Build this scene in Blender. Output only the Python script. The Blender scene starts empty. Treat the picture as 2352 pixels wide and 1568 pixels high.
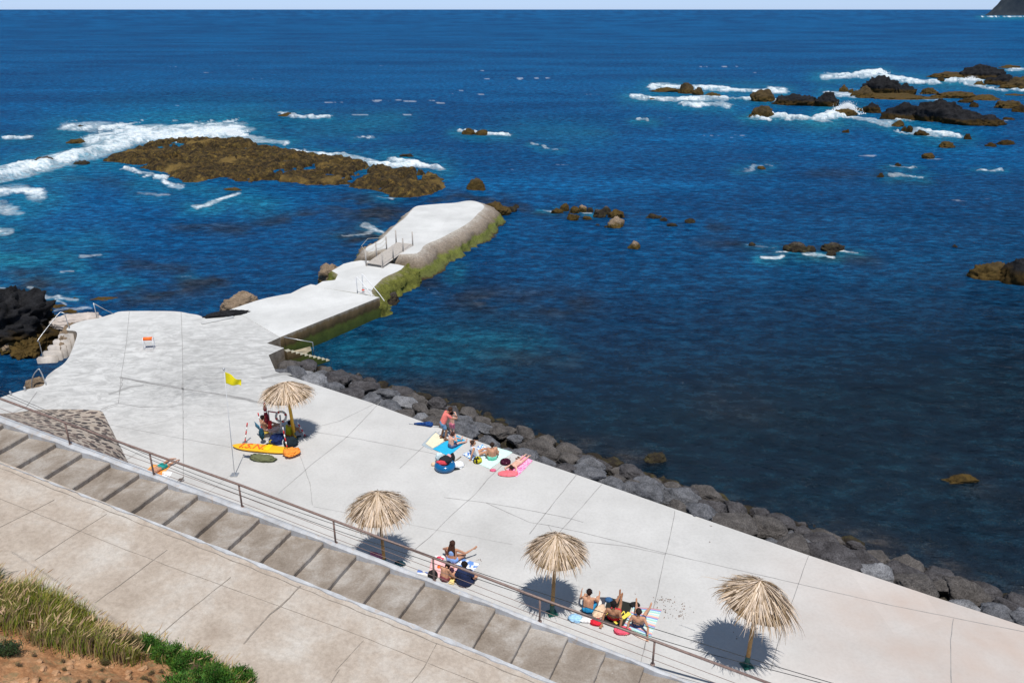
import bpy, bmesh, math, random
import numpy as np
from mathutils import Vector, Matrix
random.seed(7); R = math.radians
SC = bpy.context.scene; COL = SC.collection
# ------------------------------------------------------------------ survey: picture directions -> places on the ground
F = 1829.5; PITCH = math.atan(762 / F); CP, SP = math.cos(PITCH), math.sin(PITCH)
H = 18.0; SEA = -1.5
def ray(x, y):
    u = x - 1176; v = y - 784
    return (u, F * CP - v * SP, -(F * SP + v * CP))
def P(x, y, z=0.0):
    r = ray(x, y); t = (z - H) / r[2]
    return Vector((r[0] * t, r[1] * t, z))
S0 = (-15.46, 24.39, H - 14.02); SD = (.948, -.318); SL = .1717
def splane(X, Y): return S0[2] - SL * ((X - S0[0]) * SD[0] + (Y - S0[1]) * SD[1])
def PS(x, y, dz=0.0):                      # place on the sloping plane of the stairs and promenade
    r = ray(x, y); a = r[2] + SL * (r[0] * SD[0] + r[1] * SD[1])
    t = (S0[2] + dz - H + SL * (S0[0] * SD[0] + S0[1] * SD[1])) / a
    return Vector((r[0] * t, r[1] * t, H + r[2] * t))
def zat(x, y, Y):                          # height seen in direction (x,y) at distance Y
    r = ray(x, y); return H + r[2] * Y / r[1]
# ------------------------------------------------------------------ noise
def _h(ix, iy, iz, s):
    n = (ix.astype(np.int64) * 374761393 + iy.astype(np.int64) * 668265263 + iz.astype(np.int64) * 2147483647 + s * 974634777) & 0xffffffff
    n = ((n ^ (n >> 13)) * 1274126177) & 0xffffffff
    n = n ^ (n >> 16)
    return (n & 0xffffff) / float(0xffffff)
def vn(x, y, z=0.0, s=0):
    x = np.asarray(x, float); y = np.asarray(y, float) + 0 * x; z = np.asarray(z, float) + 0 * x
    ix, iy, iz = np.floor(x), np.floor(y), np.floor(z)
    fx, fy, fz = x - ix, y - iy, z - iz
    fx, fy, fz = [q * q * (3 - 2 * q) for q in (fx, fy, fz)]
    r = 0
    for dx in (0, 1):
        for dy in (0, 1):
            for dz in (0, 1):
                w = (fx if dx else 1 - fx) * (fy if dy else 1 - fy) * (fz if dz else 1 - fz)
                r = r + w * _h(ix + dx, iy + dy, iz + dz, s)
    return r
def fbm(x, y, z=0.0, o=5, s=0, g=.5, ridge=False):
    a = 1.0; t = 0; r = 0
    for i in range(o):
        n = vn(np.asarray(x) * 2 ** i + 17.3 * i, np.asarray(y) * 2 ** i - 9.1 * i, np.asarray(z) * 2 ** i, s + i)
        if ridge: n = 1 - abs(2 * n - 1)
        r = r + a * n; t += a; a *= g
    return r / t
def sstep(a, b, x):
    t = np.clip((x - a) / (b - a), 0, 1); return t * t * (3 - 2 * t)
# ------------------------------------------------------------------ objects
def tag(o, label=None, cat=None, group=None, kind=None):
    if label: o['label'] = label
    if cat: o['category'] = cat
    if group: o['group'] = group
    if kind: o['kind'] = kind
    return o
def thing(name, label, cat, loc=(0, 0, 0), rz=0, group=None):
    o = bpy.data.objects.new(name, None); COL.objects.link(o); o.empty_display_size = .2
    o.location = loc; o.rotation_euler = (0, 0, rz); return tag(o, label, cat, group)
def link(name, me, mats=(), parent=None, smooth=True):
    o = bpy.data.objects.new(name, me); COL.objects.link(o)
    for m in (mats if isinstance(mats, (list, tuple)) else [mats]): me.materials.append(m)
    if parent: o.parent = parent
    if smooth: me.shade_smooth()
    return o
def obj(name, bm, mats=(), parent=None, smooth=True):
    me = bpy.data.meshes.new(name); bm.to_mesh(me); bm.free()
    return link(name, me, mats, parent, smooth)
def pymesh(name, vs, fs, mats=(), parent=None, smooth=False, mi=None):
    me = bpy.data.meshes.new(name); me.from_pydata([tuple(v) for v in vs], [], fs); me.update()
    if mi is not None: me.polygons.foreach_set('material_index', mi)
    return link(name, me, mats, parent, smooth)
def gridmesh(name, co, nx, ny, mats=(), parent=None, smooth=True):     # co: (ny,nx,3)
    idx = np.arange(nx * ny).reshape(ny, nx)
    q = np.stack([idx[:-1, :-1], idx[:-1, 1:], idx[1:, 1:], idx[1:, :-1]], -1).reshape(-1, 4)
    me = bpy.data.meshes.new(name); me.vertices.add(nx * ny)
    me.vertices.foreach_set('co', co.reshape(-1).astype(np.float32))
    n = len(q); me.loops.add(n * 4); me.loops.foreach_set('vertex_index', q.reshape(-1).astype(np.int32))
    me.polygons.add(n); me.polygons.foreach_set('loop_start', np.arange(0, n * 4, 4, dtype=np.int32))
    me.update(calc_edges=True); me.validate()
    return link(name, me, mats, parent, smooth)
def fattr(o, name, arr):
    a = o.data.attributes.new(name, 'FLOAT', 'POINT'); a.data.foreach_set('value', np.asarray(arr, np.float32).reshape(-1))
def cattr(o, name, arr):
    a = o.data.attributes.new(name, 'FLOAT_COLOR', 'POINT'); a.data.foreach_set('color', np.asarray(arr, np.float32).reshape(-1))
# ------------------------------------------------------------------ bmesh shapes
def bbox(bm, c, s, rz=0, taper=1.0, bev=0.0):
    m = Matrix.Translation(Vector(c)) @ Matrix.Rotation(rz, 4, 'Z') @ Matrix.Diagonal((s[0], s[1], s[2], 1))
    r = bmesh.ops.create_cube(bm, size=1, matrix=m)
    if bev: bmesh.ops.bevel(bm, geom=list({e for v in r['verts'] for e in v.link_edges}), offset=bev, segments=2, affect='EDGES')
def tube(bm, pts, r, n=8, caps=True, flat=None):
    pts = [Vector(p) for p in pts]; rings = []
    rr = r if isinstance(r, (list, tuple)) else [r] * len(pts)
    up = None
    for i, p in enumerate(pts):
        d = (pts[min(i + 1, len(pts) - 1)] - pts[max(i - 1, 0)]).normalized()
        a = d.cross(Vector((0, 0, 1)) if abs(d.z) < .95 else Vector((0, 1, 0))).normalized() if up is None else (up - d * up.dot(d)).normalized()
        up = a; b = d.cross(a)
        rings.append([bm.verts.new(p + (a * math.cos(t) + b * math.sin(t)) * rr[i]) for t in [2 * math.pi * k / n for k in range(n)]])
    for i in range(len(rings) - 1):
        for k in range(n):
            bm.faces.new((rings[i][k], rings[i][(k + 1) % n], rings[i + 1][(k + 1) % n], rings[i + 1][k]))
    if caps: bm.faces.new(rings[0][::-1]); bm.faces.new(rings[-1])
def ball(bm, c, r, sub=2, sc=(1, 1, 1), rot=None):
    m = Matrix.Translation(Vector(c)) @ (rot.to_4x4() if rot else Matrix()) @ Matrix.Diagonal((r * sc[0], r * sc[1], r * sc[2], 1))
    bmesh.ops.create_icosphere(bm, subdivisions=sub, radius=1, matrix=m)
def lathe(bm, prof, n=24, c=(0, 0, 0)):
    rings = [[bm.verts.new((c[0] + r * math.cos(2 * math.pi * k / n), c[1] + r * math.sin(2 * math.pi * k / n), c[2] + z)) for k in range(n)] for r, z in prof]
    for i in range(len(rings) - 1):
        for k in range(n): bm.faces.new((rings[i][k], rings[i][(k + 1) % n], rings[i + 1][(k + 1) % n], rings[i + 1][k]))
def torus(bm, c, R_, r, n=28, m=10, ax=None, a0=0, a1=2 * math.pi):
    ax = ax or Matrix.Identity(3); full = abs(a1 - a0 - 2 * math.pi) < 1e-6; k1 = n if full else n + 1
    rg = []
    for i in range(k1):
        t = a0 + (a1 - a0) * i / n
        rg.append([bm.verts.new(Vector(c) + ax @ Vector(((R_ + r * math.cos(q)) * math.cos(t), (R_ + r * math.cos(q)) * math.sin(t), r * math.sin(q)))) for q in [2 * math.pi * j / m for j in range(m)]])
    for i in range(n):
        for j in range(m): bm.faces.new((rg[i][j], rg[(i + 1) % k1][j], rg[(i + 1) % k1][(j + 1) % m], rg[i][(j + 1) % m]))
def prism(name, pts, zt, zb, mats, parent=None, seg=0, jit=0):
    """outline -> solid with its top in material 0 and its sides in material 1"""
    pts = [Vector((p[0], p[1], 0)) for p in pts]
    bm = bmesh.new()
    t = [bm.verts.new((p.x, p.y, zt)) for p in pts]; b = [bm.verts.new((p.x, p.y, zb)) for p in pts]
    f = bm.faces.new(t); f.material_index = 0
    for i in range(len(pts)):
        j = (i + 1) % len(pts); g = bm.faces.new((t[i], b[i], b[j], t[j])); g.material_index = 1
    bmesh.ops.recalc_face_normals(bm, faces=bm.faces)
    return obj(name, bm, mats, parent, False)
def smoothpts(pts, n=4):                   # Catmull-Rom through an open outline
    o = []
    for i in range(len(pts) - 1):
        p0, p1, p2, p3 = pts[max(i - 1, 0)], pts[i], pts[i + 1], pts[min(i + 2, len(pts) - 1)]
        for k in range(n):
            t = k / n
            o.append(tuple(.5 * (2 * p1[a] + (p2[a] - p0[a]) * t + (2 * p0[a] - 5 * p1[a] + 4 * p2[a] - p3[a]) * t * t + (3 * p1[a] - p0[a] - 3 * p2[a] + p3[a]) * t ** 3) for a in range(len(p1))))
    return o + [tuple(pts[-1])]
# ------------------------------------------------------------------ materials
class NT:
    def __init__(s, name):
        s.m = bpy.data.materials.new(name); s.m.use_nodes = True; s.t = s.m.node_tree; s.N = s.t.nodes; s.L = s.t.links
        s.b = s.N['Principled BSDF']; s.b.inputs['Specular IOR Level'].default_value = .3
        s.tc = s.N.new('ShaderNodeTexCoord'); s.geo = s.N.new('ShaderNodeNewGeometry')
    def noise(s, scale, detail=5, rough=.55, vec=None, dist=0, sc=None):
        n = s.N.new('ShaderNodeTexNoise'); n.inputs['Scale'].default_value = scale; n.inputs['Detail'].default_value = detail
        n.inputs['Roughness'].default_value = rough; n.inputs['Distortion'].default_value = dist
        v = vec or s.tc.outputs['Object']
        if sc: 
            mp = s.N.new('ShaderNodeMapping'); mp.inputs['Scale'].default_value = sc[:3]
            if len(sc) > 3: mp.inputs['Rotation'].default_value = (0, 0, sc[3])
            s.L.new(v, mp.inputs['Vector']); v = mp.outputs['Vector']
        s.L.new(v, n.inputs['Vector']); return n.outputs['Fac']
    def voro(s, scale, feature='F1', vec=None, rnd=1.0, out='Distance', sc=None):
        n = s.N.new('ShaderNodeTexVoronoi'); n.feature = feature; n.inputs['Scale'].default_value = scale; n.inputs['Randomness'].default_value = rnd
        v = vec or s.tc.outputs['Object']
        if sc:
            mp = s.N.new('ShaderNodeMapping'); mp.inputs['Scale'].default_value = sc; s.L.new(v, mp.inputs['Vector']); v = mp.outputs['Vector']
        s.L.new(v, n.inputs['Vector']); return n.outputs[out]
    def ramp(s, fac, stops, interp='LINEAR'):
        n = s.N.new('ShaderNodeValToRGB'); cr = n.color_ramp; cr.interpolation = interp
        while len(cr.elements) < len(stops): cr.elements.new(.5)
        for e, (p, c) in zip(cr.elements, stops):
            e.position = p; e.color = (c if isinstance(c, tuple) else (c, c, c))[:3] + (1,)
        s.L.new(fac, n.inputs['Fac']); return n.outputs['Color']
    def val(s, sock, v):
        if isinstance(v, (int, float)): sock.default_value = v
        elif isinstance(v, tuple): sock.default_value = v[:3] + (1,)
        else: s.L.new(v, sock)
    def mix(s, fac, a, b, mode='MIX'):
        n = s.N.new('ShaderNodeMix'); n.data_type = 'RGBA'; n.blend_type = mode
        s.val(n.inputs[0], fac); s.val(n.inputs[6], a); s.val(n.inputs[7], b); return n.outputs[2]
    def math(s, op, a, b=0.0, clamp=False):
        n = s.N.new('ShaderNodeMath'); n.operation = op; n.use_clamp = clamp; s.val(n.inputs[0], a); s.val(n.inputs[1], b); return n.outputs[0]
    def attr(s, name, out='Fac'):
        n = s.N.new('ShaderNodeAttribute'); n.attribute_name = name; return n.outputs[out]
    def sep(s, vec, ax):
        n = s.N.new('ShaderNodeSeparateXYZ'); s.L.new(vec, n.inputs[0]); return n.outputs[ax]
    def bump(s, h, st=.3, d=.02, prev=None):
        n = s.N.new('ShaderNodeBump'); n.inputs['Strength'].default_value = st; n.inputs['Distance'].default_value = d
        s.L.new(h, n.inputs['Height'])
        if prev: s.L.new(prev, n.inputs['Normal'])
        s.L.new(n.outputs['Normal'], s.b.inputs['Normal']); return n.outputs['Normal']
    def done(s, col, rough=.8, spec=None, metal=0):
        s.val(s.b.inputs['Base Color'], col); s.val(s.b.inputs['Roughness'], rough)
        if spec is not None: s.b.inputs['Specular IOR Level'].default_value = spec
        s.b.inputs['Metallic'].default_value = metal; return s.m
_mc = {}
def flat(name, col, rough=.7, var=.18, scale=6, bump=.15, spec=.3, metal=0, bd=.01):
    """a painted, woven or moulded surface: base colour with soft wear and a fine bump"""
    key = (name, col)
    if key in _mc: return _mc[key]
    t = NT(name); n = t.noise(scale, 6, .6)
    lo = tuple(c * (1 - var) for c in col); hi = tuple(min(1, c * (1 + var)) for c in col)
    c = t.ramp(n, [(.3, lo), (.7, hi)]); n2 = t.noise(scale * 7, 3)
    if bump: t.bump(n2, bump, bd)
    _mc[key] = t.done(c, rough, spec, metal); return _mc[key]

def concrete(name, c1, c2, pier=False):
    t = NT(name); n = t.noise(.35, 8, .62); c = t.ramp(n, [(.3, c1), (.66, c2)])
    m = t.noise(9, 6, .7); c = t.mix(.11, c, t.ramp(m, [(.34, (.25, .24, .23)), (.56, (1, 1, 1))]), 'MULTIPLY')
    st = t.noise(.9, 9, .72, sc=(.9, 1.4, 1, .5), dist=.6); c = t.mix(t.ramp(st, [(.58, 0), (.8, .28)]), c, (.26, .26, .26))
    if not pier:
        pos = t.geo.outputs['Position']
        def spot(cx, cy, r0, r1):
            v = t.N.new('ShaderNodeVectorMath'); v.operation = 'DISTANCE'; t.L.new(pos, v.inputs[0]); v.inputs[1].default_value = (cx, cy, 0)
            n = t.N.new('ShaderNodeMapRange'); n.inputs[1].default_value = r1; n.inputs[2].default_value = r0; n.interpolation_type = 'SMOOTHSTEP'
            t.L.new(v.outputs['Value'], n.inputs[0]); return n.outputs[0]
        a = P(500, 722); k = spot(a.x, a.y, 7, 19); c = t.mix(t.math('MULTIPLY', k, .75), c, t.ramp(t.noise(1.3, 7, .6), [(.3, (.50, .50, .49)), (.7, (.64, .64, .63))]))
        # weathered grey patch round the old joint near the basin, and warmer worn concrete at the right end
        a = P(330, 850); k = t.math('MULTIPLY', spot(a.x, a.y, 3, 13), t.ramp(t.noise(1.4, 9, .72, sc=(.8, 1.5, 1, .35), dist=1.2), [(.42, 0), (.60, 1)]))
        c = t.mix(t.math('MULTIPLY', k, .5), c, (.24, .235, .23))
        a = P(600, 820); k = t.math('MULTIPLY', spot(a.x, a.y, 1, 8), t.ramp(t.noise(1.9, 9, .7, sc=(.6, 1.8, 1, .1)), [(.40, 0), (.58, 1)]))
        c = t.mix(t.math('MULTIPLY', k, .45), c, (.24, .235, .23))
        a = P(440, 892); k = t.math('MULTIPLY', spot(a.x, a.y, .3, 3.2), t.ramp(t.noise(2.5, 8, .7), [(.4, .1), (.62, 1)])); c = t.mix(t.math('MULTIPLY', k, .6), c, (.2, .2, .2))
        a = P(2250, 1500); k = t.math('MULTIPLY', spot(a.x, a.y, 1, 9), t.ramp(t.noise(.6, 6), [(.3, .4), (.7, 1)]))
        c = t.mix(t.math('MULTIPLY', k, .75), c, (.47, .36, .30))
    cc = t.voro(.16, vec=t.tc.outputs['Object'], out='Color'); c = t.mix(.16, c, t.ramp(t.sep(cc, 0), [(0, (.72, .71, .70)), (1, (1.08, 1.08, 1.08))]), 'MULTIPLY')
    nn = t.noise(38, 5, .7); t.bump(nn, .12, .005)
    return t.done(c, .9, .2)
M_deck = concrete('deck_concrete', (.475, .465, .45), (.585, .575, .56))
M_white = concrete('whitewashed_concrete', (.50, .50, .49), (.64, .64, .63), True)
def algae():
    t = NT('wet_wall'); z = t.sep(t.geo.outputs['Position'], 2); n = t.noise(1.6, 8, .65); n3 = t.noise(3, 6, .6, sc=(1.2, 1.2, .25))
    zz = t.math('ADD', z, t.math('MULTIPLY', t.math('SUBTRACT', n3, .5), .5))
    mr = t.N.new('ShaderNodeMapRange'); mr.inputs[1].default_value = -1.7; mr.inputs[2].default_value = .05; t.L.new(zz, mr.inputs[0])
    c = t.ramp(mr.outputs[0], [(0, (.012, .02, .008)), (.15, (.055, .085, .015)), (.5, (.09, .12, .02)), (.62, (.075, .055, .02)), (.85, (.20, .14, .07)), (1, (.42, .38, .32))])
    c = t.mix(.6, c, t.ramp(n, [(.3, (.35, .33, .3)), (.7, (1.2, 1.1, 1))]), 'MULTIPLY'); t.bump(t.noise(9, 8, .7), .6, .04)
    return t.done(c, .75, .3)
M_algae = algae()
def stairs_mat():
    t = NT('stair_concrete'); n = t.noise(.9, 8, .66, dist=.4); c = t.ramp(n, [(.32, (.215, .175, .14)), (.48, (.295, .25, .21)), (.64, (.42, .385, .35))])
    n2 = t.noise(16, 7, .75); c = t.mix(.55, c, t.ramp(n2, [(.3, (.5, .48, .46)), (.65, (1.1, 1.1, 1.1))]), 'MULTIPLY')
    s = t.voro(3.2); c = t.mix(t.ramp(s, [(.02, .8), (.045, 0)]), c, (.7, .68, .64)); t.bump(n2, .5, .015); return t.done(c, .92, .15)
M_stair = stairs_mat()
def prom_mat():
    t = NT('promenade_concrete'); n = t.noise(.45, 9, .66, dist=.3); c = t.ramp(n, [(.30, (.36, .295, .24)), (.48, (.45, .385, .325)), (.62, (.52, .475, .425)), (.74, (.59, .57, .545))])
    n2 = t.noise(7, 9, .78); c = t.mix(.5, c, t.ramp(n2, [(.32, (.5, .47, .45)), (.6, (1.06, 1.06, 1.06))]), 'MULTIPLY')
    t.bump(t.noise(22, 8, .75), .4, .012); return t.done(c, .92, .15)
M_prom = prom_mat()
def kerb_mat():
    t = NT('kerb_paint'); n = t.noise(2.2, 8, .7); c = t.ramp(n, [(.3, (.33, .33, .34)), (.55, (.46, .47, .49)), (.8, (.60, .61, .63))])
    k = t.noise(4, 8, .75); c = t.mix(t.ramp(k, [(.54, 0), (.66, .8)]), c, (.42, .34, .27)); t.bump(k, .3, .01); return t.done(c, .85, .25)
M_kerb = kerb_mat()
def rock_mat(name, dry1, dry2, wet, weed, z0=-1.5, zw=.7, weedamt=.5, sc=1.6):
    """stone, darker and weedy in the band that the tide wets"""
    t = NT(name); pos = t.geo.outputs['Position']; z = t.sep(pos, 2)
    n = t.noise(sc, 9, .68, vec=pos); c = t.ramp(n, [(.3, dry1), (.66, dry2)])
    f = t.noise(sc * 9, 7, .75, vec=pos); c = t.mix(.85, c, t.ramp(f, [(.34, (.28, .28, .28)), (.6, (1.3, 1.3, 1.3))]), 'MULTIPLY')
    w = t.noise(sc * 1.7, 8, .7, vec=pos); wc = t.mix(t.ramp(w, [(.5 - weedamt * .3, 0), (.72 - weedamt * .2, 1)]), wet, weed)
    wc = t.mix(.55, wc, t.ramp(t.noise(sc * 6, 7, .75, vec=pos), [(.32, (.3, .28, .25)), (.65, (1.4, 1.35, 1.2))]), 'MULTIPLY')
    zz = t.math('ADD', z, t.math('MULTIPLY', t.math('SUBTRACT', n, .5), 1.1))
    mr = t.N.new('ShaderNodeMapRange'); mr.inputs[1].default_value = z0 + zw; mr.inputs[2].default_value = z0 + zw * 1.5; t.L.new(zz, mr.inputs[0])
    c = t.mix(mr.outputs[0], wc, c); b = t.bump(t.noise(sc * 5, 10, .75, vec=pos), .9, .08 / sc)
    t.bump(t.noise(sc * 22, 6, .7, vec=pos), .5, .03 / sc, b); return t.done(c, .95, .12)
M_boulder = [rock_mat('basalt_grey', (.06, .062, .068), (.17, .172, .188), (.035, .03, .026), (.055, .048, .025), zw=.3, weedamt=.1, sc=2.2),
             rock_mat('basalt_pale', (.11, .112, .12), (.28, .282, .30), (.04, .036, .03), (.06, .052, .03), zw=.3, weedamt=.1, sc=2.6),
             rock_mat('basalt_brown', (.055, .050, .048), (.13, .118, .112), (.03, .026, .022), (.06, .052, .025), zw=.35, weedamt=.1, sc=2.4),
             rock_mat('lava_dark', (.035, .032, .034), (.10, .095, .10), (.025, .021, .018), (.045, .036, .02), zw=.35, weedamt=.1, sc=2.0)]
M_weed = rock_mat('weedy_rock', (.038, .027, .015), (.095, .066, .03), (.016, .012, .008), (.085, .056, .018), zw=.9, weedamt=.9, sc=1.1)
M_lava = rock_mat('black_lava', (.004, .004, .005), (.026, .026, .029), (.012, .009, .006), (.05, .032, .010), zw=.9, weedamt=.8, sc=.9)
M_tan = rock_mat('tan_rock', (.16, .115, .075), (.30, .225, .16), (.03, .02, .012), (.10, .07, .02), zw=.35, weedamt=.8, sc=1.8)
M_lowrock = rock_mat('tidal_rock', (.04, .035, .031), (.10, .088, .076), (.028, .023, .019), (.075, .065, .03), zw=.5, weedamt=.1, sc=1.7)
M_moss = rock_mat('mossy_rock', (.20, .16, .125), (.36, .30, .25), (.075, .08, .02), (.17, .18, .04), zw=1.15, weedamt=.5, sc=1.3)
# ================================================================== camera, sun, sky
cam = bpy.data.objects.new('camera', bpy.data.cameras.new('camera')); COL.objects.link(cam); SC.camera = cam
cam.location = (0, 0, H); cam.rotation_euler = (math.pi / 2 - PITCH, 0, 0)
cam.data.lens = F / 2352 * 36; cam.data.sensor_width = 36; cam.data.clip_end = 90000; cam.data.clip_start = .2
EL = R(70); AZV = Vector((.22, -.975))           # the sun stands high behind the camera
sd = Vector((AZV.x * math.cos(EL), AZV.y * math.cos(EL), math.sin(EL))).normalized()
sun = bpy.data.objects.new('sun', bpy.data.lights.new('sun', 'SUN')); COL.objects.link(sun)
sun.data.energy = 4.3; sun.data.angle = R(.55); sun.data.color = (1, .965, .91)
sun.rotation_euler = (-sd).to_track_quat('-Z', 'Y').to_euler(); sun.location = (0, 0, 60)
w = bpy.data.worlds.new('World'); SC.world = w; w.use_nodes = True
sk = w.node_tree.nodes.new('ShaderNodeTexSky'); sk.sky_type = 'NISHITA'; sk.sun_disc = False
sk.sun_elevation = EL; sk.sun_rotation = math.atan2(sd.x, sd.y); sk.air_density = 1.0; sk.dust_density = .15; sk.ozone_density = 1.0
bg = w.node_tree.nodes['Background']; bg.inputs['Strength'].default_value = .098
mx = w.node_tree.nodes.new('ShaderNodeMix'); mx.data_type = 'RGBA'; mx.blend_type = 'MULTIPLY'; mx.inputs[0].default_value = 1; tcw = w.node_tree.nodes.new('ShaderNodeTexCoord'); spw = w.node_tree.nodes.new('ShaderNodeSeparateXYZ'); crw = w.node_tree.nodes.new('ShaderNodeValToRGB'); w.node_tree.links.new(tcw.outputs['Generated'], spw.inputs[0]); w.node_tree.links.new(spw.outputs[2], crw.inputs[0]); crw.color_ramp.elements[0].position = .0; crw.color_ramp.elements[0].color = (.66, .95, 1.85, 1); crw.color_ramp.elements[1].position = .30; crw.color_ramp.elements[1].color = (1.08, 1.0, .88, 1); w.node_tree.links.new(crw.outputs[0], mx.inputs[7])
w.node_tree.links.new(sk.outputs['Color'], mx.inputs[6]); w.node_tree.links.new(mx.outputs[2], bg.inputs['Color'])
SC.view_settings.view_transform = 'Standard'; SC.view_settings.look = 'None'; SC.view_settings.exposure = 0; SC.view_settings.gamma = 1
# ================================================================== sea
FOAM = [([(-60,418),(60,397),(150,374),(230,347),(300,327),(400,316),(530,310)],13,1.15),([(-20,400),(90,382),(180,360),(260,330)],9,.9),
 ([(150,294),(250,298),(400,293),(500,300)],11,.85),([(230,334),(330,310),(450,303),(530,304)],24,1.15),([(100,385),(200,355),(300,325)],17,1.0),([(530,312),(600,322),(640,330)],7,.7),
 ([(600,345),(700,352),(760,358),(830,368),(900,381),(970,377)],8,.9),([(905,366),(985,378),(1005,386)],8,.95),([(290,388),(350,404),(400,425),(440,432)],6,.75),
 ([(455,476),(490,472),(515,455),(548,443)],5.5,1.05),([(-20,445),(40,442),(75,450)],12,.9),([(-20,470),(25,478)],12,.85),([(-20,530),(12,536)],9,1.0),
 ([(12,320),(70,322)],5,.85),([(330,448),(400,452)],5,.5),([(660,266),(760,268)],3.6,.85),([(1045,308),(1120,312),(1165,312)],4,.9),([(810,318),(860,318)],3,.6),
 ([(1230,332),(1280,345)],2.5,.65),([(1455,222),(1540,228),(1660,232)],6,1.0),([(1500,200),(1620,203),(1790,210)],5.5,1.0),([(1570,240),(1680,247)],4.5,.85),
 ([(1680,229),(1790,233)],3.5,.9),([(1895,178),(2010,174),(2090,186),(2150,189)],5.5,1.0),([(1965,170),(2018,166)],5,1.2),([(1735,268),(1830,274),(1890,278),(1930,266)],5,1.15),
 ([(1885,275),(1915,262),(1940,248)],9,1.2),([(1950,270),(2050,286)],5,.8),([(1900,215),(1965,222)],5,.9),([(1960,205),(2160,232)],4,.5),([(2180,187),(2245,188)],6,1.15),([(2215,192),(2310,207)],4,.8),
 ([(2115,302),(2185,311)],8,.95),([(2055,299),(2095,309)],3,.85),([(2050,277),(2085,279)],3,.9),([(2320,158),(2360,158)],4,.9),([(2040,382),(2090,385)],3,.7),
 ([(2045,404),(2125,412)],4,.65),([(2245,390),(2292,391)],2.5,.85),([(1462,276),(1496,277)],2.6,.85),([(1740,587),(1800,590)],3.2,1.0),([(1855,589),(1920,592)],4,1.05),
 ([(1928,577),(1978,582)],3,.85),([(1785,578),(1815,583)],3,.8),([(1715,560),(1790,566)],3,.5),([(828,527),(885,541)],4,.95),([(775,544),(850,535)],3.5,.55),([(1250,478),(1276,479)],2.5,.8),
 ([(1358,484),(1374,485)],2.5,.8),([(75,690),(175,694)],4,.75),([(90,668),(145,705)],4,.7),([(-10,663),(30,668)],5,.7),([(118,716),(205,712)],3,.6),([(180,597),(230,593)],5,.6),
 ([(140,633),(168,634)],3,.7),([(440,650),(470,645)],3,.5),([(860,448),(885,456)],6,.55),([(1700,388),(1760,384)],3,.45),([(270,296),(320,330),(240,350)],8,.8),([(2330,205),(2360,207)],4,.8),
 ([(2255,37.6),(2360,38.4)],1.1,1.0)]
TEAL = [([(0,600),(90,612)],26,1),([(110,590),(180,620)],22,.9),([(340,430),(560,440)],22,.5),([(520,315),(640,330)],22,.8),([(690,300),(900,280)],26,.5),([(0,400),(240,340)],34,.8),
 ([(600,480),(560,460)],28,.6),([(200,560),(20,560)],40,.4),([(1050,620),(1040,640)],14,.4),([(800,800),(1150,800)],60,.28),([(1180,300),(1360,310)],30,.3),([(0,640),(300,660)],18,.4),([(1890,290),(1820,285)],12,.6)]
DARK = [([(820,480),(960,520),(800,560)],34,.8),([(420,520),(560,530),(700,500)],16,.6),([(500,650),(360,680),(200,700),(60,650)],26,.75),([(300,612),(560,640)],18,.5),([(1100,690),(1300,700)],34,.7),
 ([(960,470),(1040,450),(1250,465)],14,.6),([(1200,480),(1650,520)],14,.5),([(1650,900),(1700,940)],40,.35),([(960,620),(1010,680)],16,.5),([(800,880),(1100,930),(1400,1050),(1800,1180),(2350,1370)],34,.9),([(1620,550),(2000,600)],16,.5),
 ([(1150,820),(1300,830)],20,.4),([(2120,1045),(2250,1110)],26,.6),([(1600,1090),(1720,1110)],18,.4),([(1880,400),(2150,420)],16,.35),([(150,400),(300,430)],14,.3)]
def seglist(px, py, L, kx=1.0):
    m = np.zeros_like(px)
    for pts, wd, st in L:
        best = np.full_like(px, 1e9)
        for (x0, y0), (x1, y1) in zip(pts[:-1], pts[1:]):
            dx, dy = x1 - x0, (y1 - y0) * 3.0; t = np.clip(((px - x0) * dx + (py - y0) * 3.0 * dy) / (dx * dx + dy * dy + 1e-6), 0, 1)
            best = np.minimum(best, np.hypot((px - x0 - t * dx) / 2.2, ((py - y0) * 3.0 - t * dy) / 3.0))
        m = np.maximum(m, st * np.exp(-(best / wd) ** 2 * 1.1))
    return m
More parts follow.
